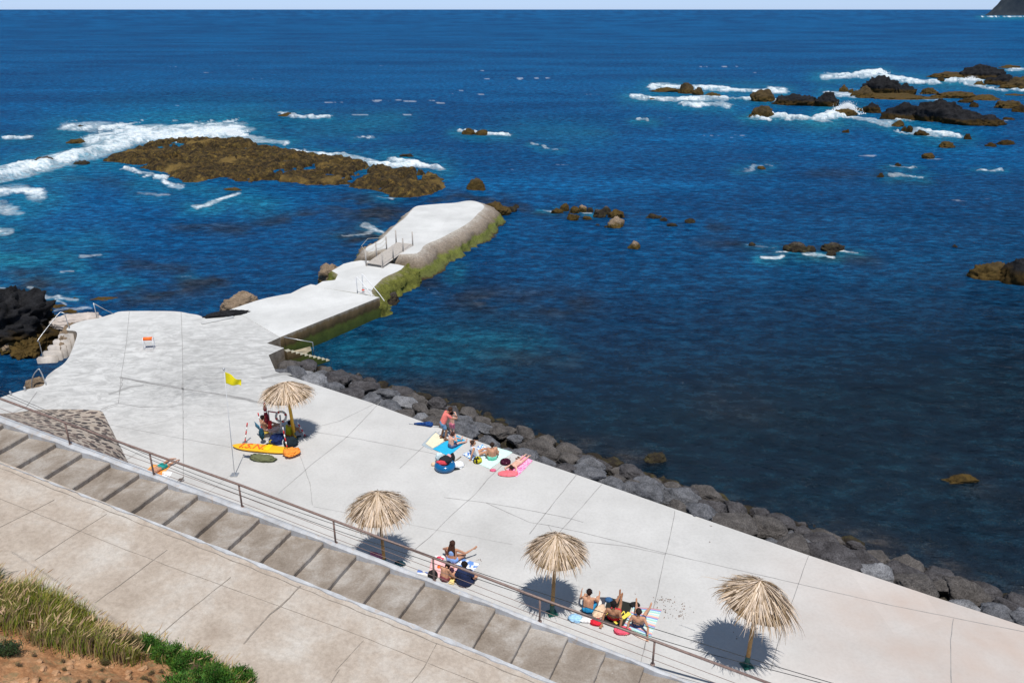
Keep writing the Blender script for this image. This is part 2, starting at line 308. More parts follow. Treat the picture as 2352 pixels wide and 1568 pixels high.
def make_sea():
    nx, ny = 1050, 680
    yy = np.concatenate([[22.35, 22.6, 23.0, 23.6, 24.4, 25.4], np.linspace(26.6, 1640, ny - 6)]); Yr = np.array([(H - SEA) * (F * CP - (y - 784) * SP) / (F * SP + (y - 784) * CP) for y in yy])
    Yr[-1] = 4.0
    uu = np.linspace(-.92, .92, nx)
    Y = Yr[:, None] + 0 * uu[None, :]; zc = Y * CP + (H - SEA) * SP
    X = uu[None, :] * zc
    px = 1176 + F * X / zc; py = 784 + F * ((H - SEA) * CP - Y * SP) / zc
    sc_ = np.clip(py / 280, .25, 1.6); w1 = fbm(X / 9, Y / 16, 0, 5, 201, .6) - .5; w2 = fbm(X / 9 + 31, Y / 16, 0, 5, 202, .6) - .5; w3 = fbm(X / 2, Y / 4, 0, 4, 203, .6) - .5; w4 = fbm(X / 2 + 11, Y / 4, 0, 4, 204, .6) - .5
    qx = px + (w1 * 60 + w3 * 26) * sc_; qy = py + (w2 * 20 + w4 * 9) * sc_
    fm = seglist(qx, qy, FOAM); te = np.maximum(seglist(qx, qy, TEAL), .75 * seglist(qx, qy - 3, [(p_, w_ * 2.6 + 3, s_) for p_, w_, s_ in FOAM]) * (py < 700)); dk = seglist(px, py, DARK)
    # swell and wind waves, real height; fades with distance where a cell is longer than a wave
    ca, sa = math.cos(R(-12)), math.sin(R(-12)); a = X * ca + Y * sa; b = -X * sa + Y * ca
    cell = np.gradient(Yr)[:, None]; cell = abs(cell) + 0 * X
    z = np.zeros_like(X)
    for lam, amp, st, o in ((22, .34, .5, 1), (9, .22, .55, 2), (4, .13, .6, 3), (1.9, .075, .6, 4), (.9, .034, .7, 5), (.45, .014, .7, 6)):
        n = 1 - abs(2 * vn(a * st / lam, b / lam, 0, o * 7) - 1); n2 = vn(a * st / lam * 1.3 + 40, b / lam * 1.3, 0, o * 11)
        fade = 1 - sstep(.25 * lam, .8 * lam, cell)
        z += amp * (n * .7 + n2 * .6 - .65) * fade
    calm = 1 - .75 * sstep(560, 900, py) * sstep(300, 900, px + (py - 560) * .3)      # the sheltered basin is smoother
    calm = np.minimum(calm, np.where(py > 780, .25, 1))
    z = z * calm
    z += 2.2 * np.clip(fm - .55, 0, 1) * (py < 420) * fbm(X / 3, Y / 3, 0, 4, 3)
    n = np.clip((fbm(X / 7 + 3, Y / 12, 0, 7, 21, .66) - .28) / .44, 0, 1); n2 = np.clip((fbm(X / 2.2, Y / 4.0, 0, 6, 31, .66, True) - .35) / .4, 0, 1)
    thr = n * .45 + n2 * .55
    fmv = sstep(-.15, .62, fm * 1.3 - thr * 1.35)
    fmv = np.maximum(fmv, .33 * sstep(.10, .6, fm * (.4 + .9 * n)))
    # scattered whitecaps out at sea
    wc = fbm(X / 26, Y / 9, 0, 3, 77); wf = fbm(X / 2.6, Y / 1.2, 0, 4, 78)
    fmv = np.maximum(fmv, .35 * sstep(.72, .8, wc) * sstep(.62, .72, wf) * (py > 150) * (py < 470))
    band = fbm(X / 40, Y / 12, 0, 4, 99); te = np.clip(te * (.4 + 1.1 * fbm(X / 7, Y / 7, 0, 4, 41)), 0, 1); dk = np.clip(dk * sstep(.36, .62, fbm(X / 3.4, Y / 3.4, 0, 5, 51)) * 1.3, 0, 1)
    shore = sstep(380, 1050, py + (px - 1176) * .12)
    co = np.stack([X, Y, SEA + z], -1)
    return co, nx, ny, fmv, te, dk, shore, band, fm
def sea_mat():
    t = NT('sea_water'); pos = t.geo.outputs['Position']
    mid = t.ramp(t.attr('band'), [(.3, (.0008, .050, .155)), (.7, (.0012, .078, .222))])
    c = t.mix(t.attr('shore'), mid, (.0022, .0125, .0235))
    c = t.mix(t.math('MULTIPLY', t.attr('teal'), .62), c, (.012, .19, .26))
    n = t.noise(.9, 5, .6, vec=pos)
    c = t.mix(t.math('MULTIPLY', t.attr('rocky'), .9), c, t.ramp(n, [(.35, (.006, .014, .024)), (.7, (.030, .028, .028))]))
    rp = t.noise(1.5, 10, .80, vec=pos, sc=(.55, 1.0, 1, .25)); c = t.mix(.85, c, t.ramp(rp, [(.38, (.22, .28, .36)), (.5, (.85, .87, .9)), (.62, (2.6, 2.3, 2.0))]), 'MULTIPLY')  # light and dark faces of the ripples painted into the water colour
    rq = t.noise(.34, 11, .84, vec=pos, sc=(.6, 1.0, 1, .2)); c = t.mix(.6, c, t.ramp(rq, [(.34, (.5, .56, .64)), (.64, (1.5, 1.4, 1.3))]), 'MULTIPLY')  # larger choppy waves, their darker faces likewise put into the colour
    fn = t.noise(1.6, 8, .75, vec=pos); fo = t.math('MULTIPLY', t.attr('foam'), t.ramp(fn, [(.30, .35), (.6, 1.25)]), True)
    ff = t.ramp(fo, [(.06, 0), (.5, .6), (1.0, .97)])
    c = t.mix(ff, c, t.ramp(t.noise(1.1, 7, .7, vec=pos), [(.32, (.50, .64, .72)), (.56, (.84, .88, .90))]))
    b = t.bump(t.noise(.018, 10, .66, vec=pos, sc=(.7, 1.1, 1, .2)), .8, 9)
    b = t.bump(t.noise(.22, 7, .62, vec=pos, sc=(.7, 1.1, 1, .2)), .9, 1.2, b)
    b = t.bump(t.noise(1.5, 6, .62, vec=pos, sc=(.65, 1.1, 1, .2)), .9, .26, b)
    t.bump(t.noise(6.0, 4, .6, vec=pos, sc=(.7, 1.1, 1, .2)), .8, .06, b)
    nrm = [l.from_socket for l in t.L if l.to_socket == t.b.inputs['Normal']][0]
    df = t.N.new('ShaderNodeBsdfDiffuse'); gl = t.N.new('ShaderNodeBsdfAnisotropic'); gl.inputs['Roughness'].default_value = .16
    fr = t.N.new('ShaderNodeFresnel'); fr.inputs['IOR'].default_value = 1.33; ms = t.N.new('ShaderNodeMixShader')
    t.L.new(c, df.inputs['Color'])
    for nd in (df, gl, fr): t.L.new(nrm, nd.inputs['Normal'])
    fac = t.math('MULTIPLY', t.math('MINIMUM', t.math('MULTIPLY', fr.outputs[0], .42), .075), t.math('SUBTRACT', 1, ff))
    t.L.new(fac, ms.inputs[0]); t.L.new(df.outputs[0], ms.inputs[1]); t.L.new(gl.outputs[0], ms.inputs[2])
    t.L.new(ms.outputs[0], t.N['Material Output'].inputs['Surface']); t.N.remove(t.b); return t.m
co, nx, ny, fmv, te, dk, shore, band, fm = make_sea()
sea = gridmesh('sea', co, nx, ny, [sea_mat()]); tag(sea, 'deep blue sea with white foam round the rocks', kind='structure')
for k, v in (('foam', fmv), ('teal', te), ('rocky', dk), ('shore', shore), ('band', band)): fattr(sea, k, v)
del co
# ================================================================== rocks
_ico = {}
def ico(sub):
    if sub not in _ico:
        bm = bmesh.new(); bmesh.ops.create_icosphere(bm, subdivisions=sub, radius=1); bm.verts.ensure_lookup_table()
        v = np.array([q.co[:] for q in bm.verts]); f = [[q.index for q in g.verts] for g in bm.faces]; bm.free(); _ico[sub] = (v, f)
    return _ico[sub]
def rockmesh(name, c, rad, seed, mat_, sub=5, rough=.35, planes=9, rz=0, flatb=None, parent=None, power=1.0, fr=2.0):
    d, f = ico(sub); rs = np.random.RandomState(seed)
    if planes:
        N = rs.normal(size=(planes, 3)); N /= np.linalg.norm(N, axis=1)[:, None]; K = rs.uniform(.62, .95, planes)
        dt = d @ N.T; rr = np.min(np.where(dt > .05, K[None] / np.maximum(dt, .05), 9), axis=1); rr = np.minimum(rr, 1.08)
    else: rr = np.ones(len(d))
    n = fbm(d[:, 0] * fr + seed, d[:, 1] * fr, d[:, 2] * fr, 5, seed, .55); n2 = fbm(d[:, 0] * fr * 2.4, d[:, 1] * fr * 2.4 + seed, d[:, 2] * fr * 2.4, 4, seed + 5, .55, True)
    n3 = fbm(d[:, 0] * fr * 5.5, d[:, 1] * fr * 5.5 + seed, d[:, 2] * fr * 5.5, 3, seed + 9, .6, True)
    rr = rr * (1 + rough * (n - .5) * 1.8 + rough * .75 * (n2 - .5) + (rough * .30 + .03) * (n3 - .5))
    v = d * rr[:, None] * np.array(rad)[None]
    cz, sz = math.cos(rz), math.sin(rz); x = v[:, 0] * cz - v[:, 1] * sz; y = v[:, 0] * sz + v[:, 1] * cz
    me = bpy.data.meshes.new(name); me.from_pydata(np.stack([x, y, v[:, 2]], -1).tolist(), [], f); me.update()
    o = link(name, me, [mat_], parent); o.location = c; return o
ORD = ['first','second','third','fourth','fifth','sixth','seventh','eighth','ninth','tenth','eleventh','twelfth','thirteenth','fourteenth','fifteenth','sixteenth','seventeenth','eighteenth','nineteenth','twentieth',
 'twenty-first','twenty-second','twenty-third','twenty-fourth','twenty-fifth','twenty-sixth','twenty-seventh','twenty-eighth','twenty-ninth','thirtieth','thirty-first','thirty-second','thirty-third','thirty-fourth','thirty-fifth','thirty-sixth','thirty-seventh','thirty-eighth','thirty-ninth','fortieth'] + ['forty-' + q for q in ('first','second','third','fourth','fifth','sixth','seventh','eighth','ninth')] + ['fiftieth'] + ['fifty-' + q for q in ('first','second','third','fourth','fifth','sixth','seventh','eighth','ninth')]
def searock(x, yb, hw, h, label, m='w', seed=None, group='rocks standing out of the sea', rough=.45, planes=6, dy=.75, sub=5, tilt=0):
    b = P(x, yb, SEA); zc = b.y * CP + (H - SEA) * SP; rx = hw * zc / F
    ry = rx * dy; yc = b.y + ry * .8
    # far rocks: do not let the depth alone fill the height seen
    tall = zat(x, yb - h, yc) - SEA
    if tall < .25: ry = max(.2, ry * .5); yc = b.y + ry; tall = max(.2, zat(x, yb - h, yc) - SEA)
    o = rockmesh('sea_rock', (b.x * yc / b.y, yc, SEA - tall * .25), (rx * 1.06, ry, tall * 1.32), seed or int(x * 7 + yb), {'w': M_weed, 'l': M_lava, 't': M_tan, 'b': M_lowrock}[m], sub, rough, planes, tilt)
    return tag(o, label, 'rock', group)
RK = [(1528,212,30,8,'w','low brown reef rock at the left end of the far chain in white surf'),(1575,216,17,16,'w','tall square brown rock in the far chain, beside the low end rock'),
 (1605,220,11,12,'w','small pointed brown rock between the square rock and the longer one'),(1639,226,20,10,'w','longish brown rock ending the left part of the far chain'),(1498,230,9,4,'w','tiny brown rock awash in the foam left of the far chain'),
 (1749,234,24,20,'w','double-humped brown rock alone between the two parts of the far chain'),(1826,244,40,25,'l','long jagged dark rock with pale streaks left of the splash'),(1893,246,26,24,'l','jagged dark rock touching the white splash'),
 (1750,271,22,20,'w','brown block of rock standing in foam in front of the far chain'),(1938,211,9,14,'w','small upright brown rock in foam left of the black stack'),(1956,218,7,11,'w','small ochre rock right beside the upright one'),
 (1984,226,27,20,'w','ochre mound of rock at the foot of the black stack'),(2022,214,36,30,'l','tall black lava stack with a steep crown, highest far rock'),(2078,218,19,19,'l','smaller black lava stack right of the tallest one'),
 (2056,229,74,11,'w','broad brown shelf of rock under the two black stacks'),(2133,217,16,12,'w','ochre rock at the left end of the long low brown ridge'),(2190,226,42,13,'w','left half of the long low brown ridge'),(2255,233,40,12,'w','right half of the long low brown ridge'),
 (2218,238,14,9,'l','dark flat rock under the long brown ridge'),(2236,247,8,9,'l','small dark rock in front of the long brown ridge'),(1940,266,24,12,'w','brown rock right of the white splash'),(1970,256,15,6,'w','low brown rock linking to the dark lump by the splash'),
 (2001,260,17,17,'l','dark round lump of rock left of the great black ridge'),(2085,278,44,36,'l','left high part of the great black lava ridge'),(2150,284,52,38,'l','jagged middle part of the great black lava ridge'),(2215,289,50,27,'l','right part of the great black lava ridge'),
 (2268,291,30,17,'l','low right tail of the great black lava ridge'),(2061,291,12,11,'w','brown rock just below the great black ridge'),(2076,301,5,12,'l','thin left spike of rock in foam below the black ridge'),(2088,303,6,13,'l','thin right spike of rock in foam below the black ridge'),
 (2116,311,14,10,'l','dark rock beside the foam patch below the black ridge'),(2172,338,15,9,'w','small brown rock with a foam rim under the foam patch'),(2221,321,8,10,'l','lone dark pointed rock below the ridge tail'),(2274,337,10,7,'l','small dark rock, left one of the pair by the right edge'),
 (2309,334,16,10,'l','larger dark rock, right one of the pair by the right edge'),(2315,277,11,6,'l','small flat dark rock beyond the ridge tail'),(2318,250,30,17,'w','brown knobbly rock mass at the right edge under the brown ridge'),(2346,261,18,13,'l','dark rock in front of the knobbly mass at the right edge'),
 (2178,181,36,12,'w','low brown rock left of the rounded far hump'),(2160,188,8,8,'l','small dark rock in front of the low far rock'),(2254,182,40,24,'l','rounded dark hump with ochre top, far right'),(2300,196,32,22,'l','dark broken rocks right of the far hump'),(2336,206,30,24,'w','ochre and dark rocks at the far right edge'),
 (2314,157,22,6,'w','flat red-brown rock farthest out at the right'),(2248,197,12,8,'w','small brown rock under the foam dome'),(2327,221,20,4,'w','flat brown rock awash under the far right rocks'),(1942,308,7,9,'l','lone small dark rock below the splash'),
 (2130,361.5,11,8,'w','lone brown rock below the foam patch'),(2062,384,6,8,'l','small dark rock above a streak of foam'),(2021,410,6,10,'l','small dark upright rock left of the lowest foam streak'),(1749,389,8,7,'w','small brown rock alone in mid water'),
 (1278,488,12,7,'w','low brown rock at the left end of the midwater rocks'),(1297,483,9,13,'w','upright brown rock at the left of the midwater rocks'),(1319,488,10,11,'w','round brown rock between two upright midwater rocks'),(1338,485,8,16,'t','tallest pointed tan rock of the midwater rocks'),
 (1355,485,6,6,'b','tiny dark rock between the pointed tan and the bigger brown rock'),(1377,497,14,15,'b','big dark brown rock leaning left in the midwater rocks'),(1392,490,8,12,'b','dark brown rock behind the leaning one'),(1414,498,15,14,'w','rounded red-brown rock right of the midwater rocks'),
 (1317,506,12,16,'w','round weedy rock in front of the midwater rocks'),(1349,504,8,7,'w','small brown rock right of the round weedy one'),(1416,526,19,19,'t','tan sloping rock nearest of the midwater rocks'),(1394,525,6,5,'b','tiny dark rock beside the tan sloping rock'),
 (1372,520,5,5,'b','tiny dark rock alone left of the tan sloping rock'),(1500,502,15,9,'b','low grey-brown rock right of the midwater rocks'),(1524,508,8,6,'b','small dark rock behind a thin streak of foam'),(1541,520,11,7,'b','small flat dark rock nearer than the thin foam streak'),
 (1585,512,10,8,'b','last small dark rock at the right end of the midwater rocks'),(1455,572,14,14,'t','lone tan rounded rock nearer than the midwater rocks'),(1725,564,7,8,'b','small dark rock left of the twin foam-edged rocks'),
 (1829,579,23,18,'b','dark knobbly rock, left one of the twin foam-edged rocks'),(1859,580,13,12,'b','low dark rock attached right of the knobbly twin'),(1913,578,24,15,'b','flat dark rock, right one of the twin foam-edged rocks'),(1908,587,10,10,'b','small dark rock in foam under the right twin'),
 (2269,646,38,34,'w','brown streaked rock near the right edge in the dark basin'),(2338,657,38,52,'l','black rock cut by the right edge in the dark basin'),(2193,569,4,6,'b','tiny dark rock above the brown streaked rock'),
 (1506,1062,20,18,'b','yellowish boulder alone in the dark water off the deck'),(2202,1110,34,16,'w','brown weedy rock half under water near the right edge'),(657,269,14,9,'w','small brown rock with a foam trail, far left of centre'),
 (1076,312,13,12,'w','left one of the two joined rocks in foam, centre of the sea'),(1108,313,15,11,'w','right one of the two joined rocks in foam, centre of the sea'),(185,296,9,6,'b','small rock in the foam streak above the big surf'),
 (180,332,22,9,'w','brown rock just above the big surf at left'),(97,378,27,14,'b','grey rock washed by the big surf near the left edge'),(190,381,15,10,'b','small black rocks in the surf in front of the reef'),(70,324,10,4,'b','tiny rock beside the small foam patch at far left'),
 (37,400,18,6,'b','flat rock under the surf at the left edge'),(533,439,18,7,'w','flat brown rock above the short breaking wave'),(934,360,12,5,'b','small dark rock behind the right end of the reef'),(1094,438,18,20,'w','round brown rock alone between the reef and the jetty head'),
 (1172,485,12,8,'b','dark rock just off the tip of the jetty head'),(1184,476,7,5,'b','tiny dark rock behind the one off the jetty tip')]
for r in RK: searock(r[0], r[1], r[2], r[3], r[5], r[4])
for i, (x, y, hw, h, m, lb) in enumerate([(1508,233,3,2,'w','speck of rock in the surf left'),]): pass
# rocks by the left steps
def bigrock(x, y, z, rad, m, lb, seed, rz=0, rough=.5, planes=8, sub=6):
    c = P(x, y, z); return tag(rockmesh('shore_rock', c, rad, seed, m, sub, rough, planes, rz, fr=1.7), lb, 'rock', 'rocks beside the basin steps')
bigrock(2, 758, -1.0, (2.9, 2.6, 1.9), M_lava, 'great black lava rock at the left edge beside the basin steps', 3, .3, rough=.95)
bigrock(52, 768, -1.1, (1.0, 1.0, 1.0), M_tan, 'brown rounded rock between the black lava rock and the steps', 5)
bigrock(30, 790, -1.2, (1.0, .9, .8), M_tan, 'pinkish brown rock under the black lava rock', 8)
bigrock(72, 806, -1.45, (.85, 1.1, 1.0), M_weed, 'ochre weed-covered rock at the foot of the basin steps', 11, rough=.65)
bigrock(8, 790, -1.4, (1.5, 1.3, 1.2), M_lowrock, 'dark low rock at the left edge above the basin', 14)
bigrock(95, 745, -1.3, (.95, .9, .75), M_weed, 'brown weedy rock behind the handrail of the basin steps', 16)
bigrock(552, 708, -.75, (1.15, .9, 1.0), M_tan, 'pinkish rounded rock leaning on the left side of the jetty', 21, rough=.25)
for k, (x, y, hw, h, lb) in enumerate([(245,697,38,12,'flat ochre rock awash behind the deck near the rope post'),(130,712,26,9,'low weedy rock awash behind the basin steps'),(175,694,22,7,'small weedy rock in a foam streak behind the basin steps'),(160,722,18,6,'flat dark rock awash just behind the steps')]):
    searock(x, y, hw, h, lb, 'w', 900 + k, 'rocks beside the basin steps', dy=.9)
# the wide reef
def reef():
    poly = [(243,368),(262,358),(300,344),(330,332),(380,324),(420,321),(470,325),(520,327),(580,324),(610,336),(660,345),(740,357),(820,368),(870,380),(920,388),(960,396),(1000,402),(1022,415),(1034,438),(1010,447),(960,452),(900,452),(850,444),(800,434),(740,428),(660,421),(580,418),(500,415),(440,424),(400,420),(370,404),(330,396),(290,386)]
    w_ = [P(x, y, SEA) for x, y in poly]; X = np.arange(min(p.x for p in w_) - 2, max(p.x for p in w_) + 2, .22); Y = np.arange(min(p.y for p in w_) - 2, max(p.y for p in w_) + 2, .32)
    XX, YY = np.meshgrid(X, Y); d = np.full(XX.shape, 1e9); ins = np.zeros(XX.shape, bool)
    wx = XX + 2.6 * (fbm(XX / 4, YY / 4, 0, 5, 5, .6) - .5); wy = YY + 4.2 * (fbm(XX / 4 + 9, YY / 4, 0, 4, 6) - .5)
    for i in range(len(w_)):
        a, b = w_[i], w_[(i + 1) % len(w_)]; ex, ey = b.x - a.x, b.y - a.y; t = np.clip(((wx - a.x) * ex + (wy - a.y) * ey) / (ex * ex + ey * ey), 0, 1)
        d = np.minimum(d, np.hypot(wx - a.x - t * ex, wy - a.y - t * ey)); cond = ((a.y > wy) != (b.y > wy)) & (wx < (b.x - a.x) * (wy - a.y) / (b.y - a.y + 1e-9) + a.x); ins ^= cond
    s = np.where(ins, d, -d)
    base = sstep(-1.2, 2.0, s) * 1.75 - 1.40 - .85 * sstep(.56, .62, fbm(XX / 2.4, YY / 3.6, 0, 4, 67, .55))
    n = fbm(XX / 7, YY / 7, 0, 4, 61); r = fbm(XX / 1.1, YY / 1.5, 0, 5, 62, .65, True); r2 = fbm(XX / .5, YY / .6, 0, 2, 63)
    z = base + (n - .5) * 1.1 + (r - .55) * .9 + (r2 - .5) * .42 + .25
    co = np.stack([XX, YY, SEA + z], -1)
    t = NT('reef_rock'); pos = t.geo.outputs['Position']
    c = t.ramp(t.noise(1.5, 9, .72, vec=pos), [(.34, (.018, .012, .008)), (.46, (.038, .027, .012)), (.56, (.075, .052, .017)), (.64, (.10, .078, .024)), (.74, (.13, .078, .04))])
    c = t.mix(.75, c, t.ramp(t.noise(1.3, 11, .88, vec=pos), [(.42, (.07, .07, .07)), (.5, (.75, .7, .6)), (.58, (2.3, 1.95, 1.3))]), 'MULTIPLY')  # speckled rock tone, contrast raised to paint in the relief's dark shadows
    c = t.mix(t.ramp(t.noise(.14, 4, .5, vec=pos), [(.58, 0), (.68, .5)]), c, (.26, .17, .05))
    t.bump(t.noise(4, 10, .8, vec=pos), 1, .12)
    o = gridmesh('reef', co, len(X), len(Y), [t.done(c, .9, .2)])
    tag(o, 'wide flat brown reef with rock pools, surf breaking on its far side', 'reef')
reef()
# surf spray thrown up over the rocks
def spray(cx, cy, w, h, n, seed):
    rs = np.random.RandomState(seed); c = P(cx, cy, SEA); zc = c.y * CP + 8; k = zc / F
    q = rs.rand(n) ** 1.7; a = rs.normal(0, .34, n) * (1 - .5 * q)
    p = np.stack([c.x + a * w * k + q * .15 * w * k, c.y + rs.normal(0, .15, n) * w * k, SEA + q * h * k * rs.uniform(.5, 1, n)], -1); r = (rs.uniform(.02, .075, n) * (1.1 - q) + .006) * zc / 95
    v, f = ico(1); V = (p[:, None] + v[None] * r[:, None, None]).reshape(-1, 3); Fc = (np.array(f)[None] + (np.arange(n) * len(v))[:, None, None]).reshape(-1, 3)
    me = bpy.data.meshes.new('sea_spray'); me.from_pydata(V.tolist(), [], Fc.tolist()); me.update(); return link('sea_spray', me, [flat('spray_white', (.92, .94, .95), .9, .03, 3, 0)])
sp = [spray(1938, 262, 40, 30, 6500, 1), spray(2226, 188, 26, 14, 1600, 2), spray(2010, 170, 40, 10, 1600, 3), spray(515, 312, 60, 20, 6000, 4), spray(420, 318, 120, 10, 2000, 5)]
for o, lb in zip(sp, ['white spray thrown up by the wave between the dark rocks', 'rounded burst of foam in front of the far hump', 'white crest of the wave breaking far out at right', 'white crest breaking behind the reef', 'low spray along the surf left of the reef']): tag(o, lb, 'spray', kind='stuff')
# headland
def headland():
    nx_, ny_ = 90, 50; c = P(2400, 36, SEA); D = c.y
    k = D / F / CP
    U = np.linspace(0, 1, nx_); V = np.linspace(0, 1, ny_); uu, vv = np.meshgrid(U, V)
    l = (2272 - 1176) / F * (D * CP + 19.5 * SP); X = l + uu * 420 * k; Yb = D + vv * 40 * k
    hgt = (np.clip((uu * 420 - 8) / 44, 0, 1) ** 1.2 * 46 + np.clip((uu * 420 - 60) / 300, 0, 1) * 60) * k * 1.05
    prof = sstep(0, .35, vv) * (1 - sstep(.75, 1, vv)); n = fbm(X / (22 * k), Yb / (22 * k), 0, 5, 8, .55, True)
    Z = SEA - .5 + hgt * prof * (.55 + .75 * n) + .6 * k * (fbm(X / (3 * k), Yb / (3 * k), 0, 4, 9) - .2)
    t = NT('headland_rock'); c2 = t.ramp(t.noise(.03, 8, .7, vec=t.geo.outputs['Position']), [(.35, (.012, .022, .035)), (.6, (.03, .04, .05)), (.75, (.08, .075, .06))])
    o = gridmesh('headland', np.stack([X, Yb, Z], -1), nx_, ny_, [t.done(c2, .9)]); tag(o, 'dark steep headland far off at the right end of the horizon', kind='structure')
headland()
# ================================================================== deck
shore_l = smoothpts([(0,913),(40,899),(70,892),(99,885),(106,866),(124,850),(145,836),(158,820),(167,799),(174,780),(177,767),(172,760),(153,758),(160,748),(188,737),(223,731),(260,720),(279,715),(340,714),(403,715),(435,720),(457,724),(473,732)], 3)
dk_pts = [P(-140, 945)] + [P(x, y) for x, y in shore_l] + [P(518, 728), P(500, 722), P(532, 710), P(643, 774.5), P(613, 788), P(652, 799), P(617, 815), P(633, 853)] + \
    [P(x, y) for x, y in [(854,925),(1014,984),(1206,1050),(1323,1089),(1555,1170),(1859,1275),(1996,1320),(2140,1368),(2352,1437),(2800,1590)]] + [Vector((34, 3, 0)), Vector((-45, 3, 0)), Vector((-45, 28, 0))]
def wallmat():
    t = NT('deck_edge'); c = t.ramp(t.noise(2, 8, .7), [(.3, (.11, .085, .06)), (.6, (.26, .22, .18))]); t.bump(t.noise(8, 8, .7), .6, .04); return t.done(c, .9, .2)
M_edge = wallmat()
deck = prism('deck', dk_pts, 0, -3.2, [M_deck, M_edge]); tag(deck, 'pale concrete sunbathing deck with thin joints', kind='structure')
def strip(bm, pts, wd, z=.004, wander=0, rs=None):
    pts = [Vector(p) for p in pts]
    if wander:
        q = []
        for a, b in zip(pts[:-1], pts[1:]):
            n = max(2, int((b - a).length / .35)); pr = Vector((-(b - a).y, (b - a).x, 0)).normalized()
            q += [a.lerp(b, k / n) + pr * rs.gauss(0, wander) * (k > 0) for k in range(n)]
        pts = q + [pts[-1]]
    vs = []
    for i, p in enumerate(pts):
        d = (pts[min(i + 1, len(pts) - 1)] - pts[max(i - 1, 0)]); d.z = 0; d.normalize(); s = Vector((-d.y, d.x, 0)) * wd / 2 * (rs.uniform(.6, 1.3) if rs else 1)
        vs.append((bm.verts.new(p + s + Vector((0, 0, z))), bm.verts.new(p - s + Vector((0, 0, z)))))
    for i in range(len(vs) - 1): bm.faces.new((vs[i][0], vs[i][1], vs[i + 1][1], vs[i + 1][0]))
M_joint = flat('joint_dark', (.26, .25, .245), .95, .3, 5, 0); M_jt2 = flat('joint_brown', (.25, .215, .185), .95, .3, 5, 0)
M_fade = flat('joint_pale', (.36, .35, .34), .95, .25, 5, 0)
rs = random.Random(4); bm = bmesh.new(); bm2 = bmesh.new()
L1 = [[(297,716),(290,790),(278,866),(272,926)],[(416,716),(419,800),(420,890),(421,1000),(421,1104)],[(274,866),(340,880),(420,893),(520,907),(600,925)],[(728,980),(780,967),(870,922)],[(875,921),(797,1003),(715,1067),(640,1133)],
 [(238,972),(370,998),(480,1018),(530,1027)],[(670,983),(730,993),(797,1003),(900,1022),(1010,1044)],[(1010,990),(984,1015),(963,1034),(918,1075)],[(1173,1050),(1146,1075),(1120,1100),(1093,1133),(1040,1180),(985,1235),(950,1264)],
 [(1325,1088),(1235,1201),(1216,1226)],[(1382,1112),(1285,1222)],[(1550,1172),(1540,1226),(1529,1270),(1500,1400),(1470,1530)],[(1857,1276),(1834,1340),(1806,1420),(1781,1498),(1770,1540)],[(2190,1420),(2183,1470),(2185,1568)],
 [(1020,1142),(1116,1154),(1216,1199),(1262,1206),(1336,1222),(1529,1270),(1690,1307),(1834,1340),(2050,1390),(2352,1450)],[(1116,1154),(1190,1166),(1300,1188),(1340,1199)],[(1340,1243),(1440,1254),(1529,1273)],[(720,1163),(900,1196),(1010,1218),(1177,1250)],
 [(620,938),(400,962),(270,990)],[(688,1043),(712,1110),(718,1160)],[(1259,1206),(1272,1226)],[(530,1090),(460,1145)]]
for i, l in enumerate(L1): strip((bm if i < 17 else bm2), [P(x, y) for x, y in l], .024 if i not in (2,) else .07, .004, .006, rs)
bs_ = bmesh.new()
for l, w_ in (([(276,866),(310,873),(345,880),(385,885),(420,893),(470,901),(520,908),(570,917),(620,930)], .20), ([(420,880),(420,893),(421,915)], .12), ([(600,868),(650,858),(690,862)], .3), ([(250,905),(300,888),(330,884)], .25)): strip(bs_, [P(x, y) for x, y in l], w_, .0025, .03, rs)
obj('stain', bs_, concrete('stained_concrete', (.24, .235, .23), (.40, .395, .385), True), deck, False)
j = obj('joint', bm, M_joint, deck, False); k = obj('joint', bm2, M_fade, deck, False)
bm = bmesh.new()
for l in [[(272,926),(250,932),(232,940)],[(272,926),(300,930),(316,934),(400,934)],[(30,948),(60,935),(85,900)],[(245,937),(270,930)],[(282,870),(275,905)],[(250,1080),(300,1050),(316,1040)]]: strip(bm, [P(x, y) for x, y in l], .035, .006, .02, rs)
obj('crack', bm, M_joint, deck, False)
# low slab at the notch
# ------------------------------------------------------------------ jetty
# first stretch of the jetty: slab with a straight wall to the basin
jp = [(532,710),(564,699),(588,691),(614,684),(650,677),(668,674),(695,660),(714,653),(725,655),(745,662),(800,671),(872,683),(643,774.5)]
jt = thing('jetty', 'whitewashed concrete jetty slab with a green algae wall, leading off the deck', 'jetty')
bmj = prism('slab', [P(x, y) for x, y in jp], 0.012, -3.2, [M_white, M_algae], jt)
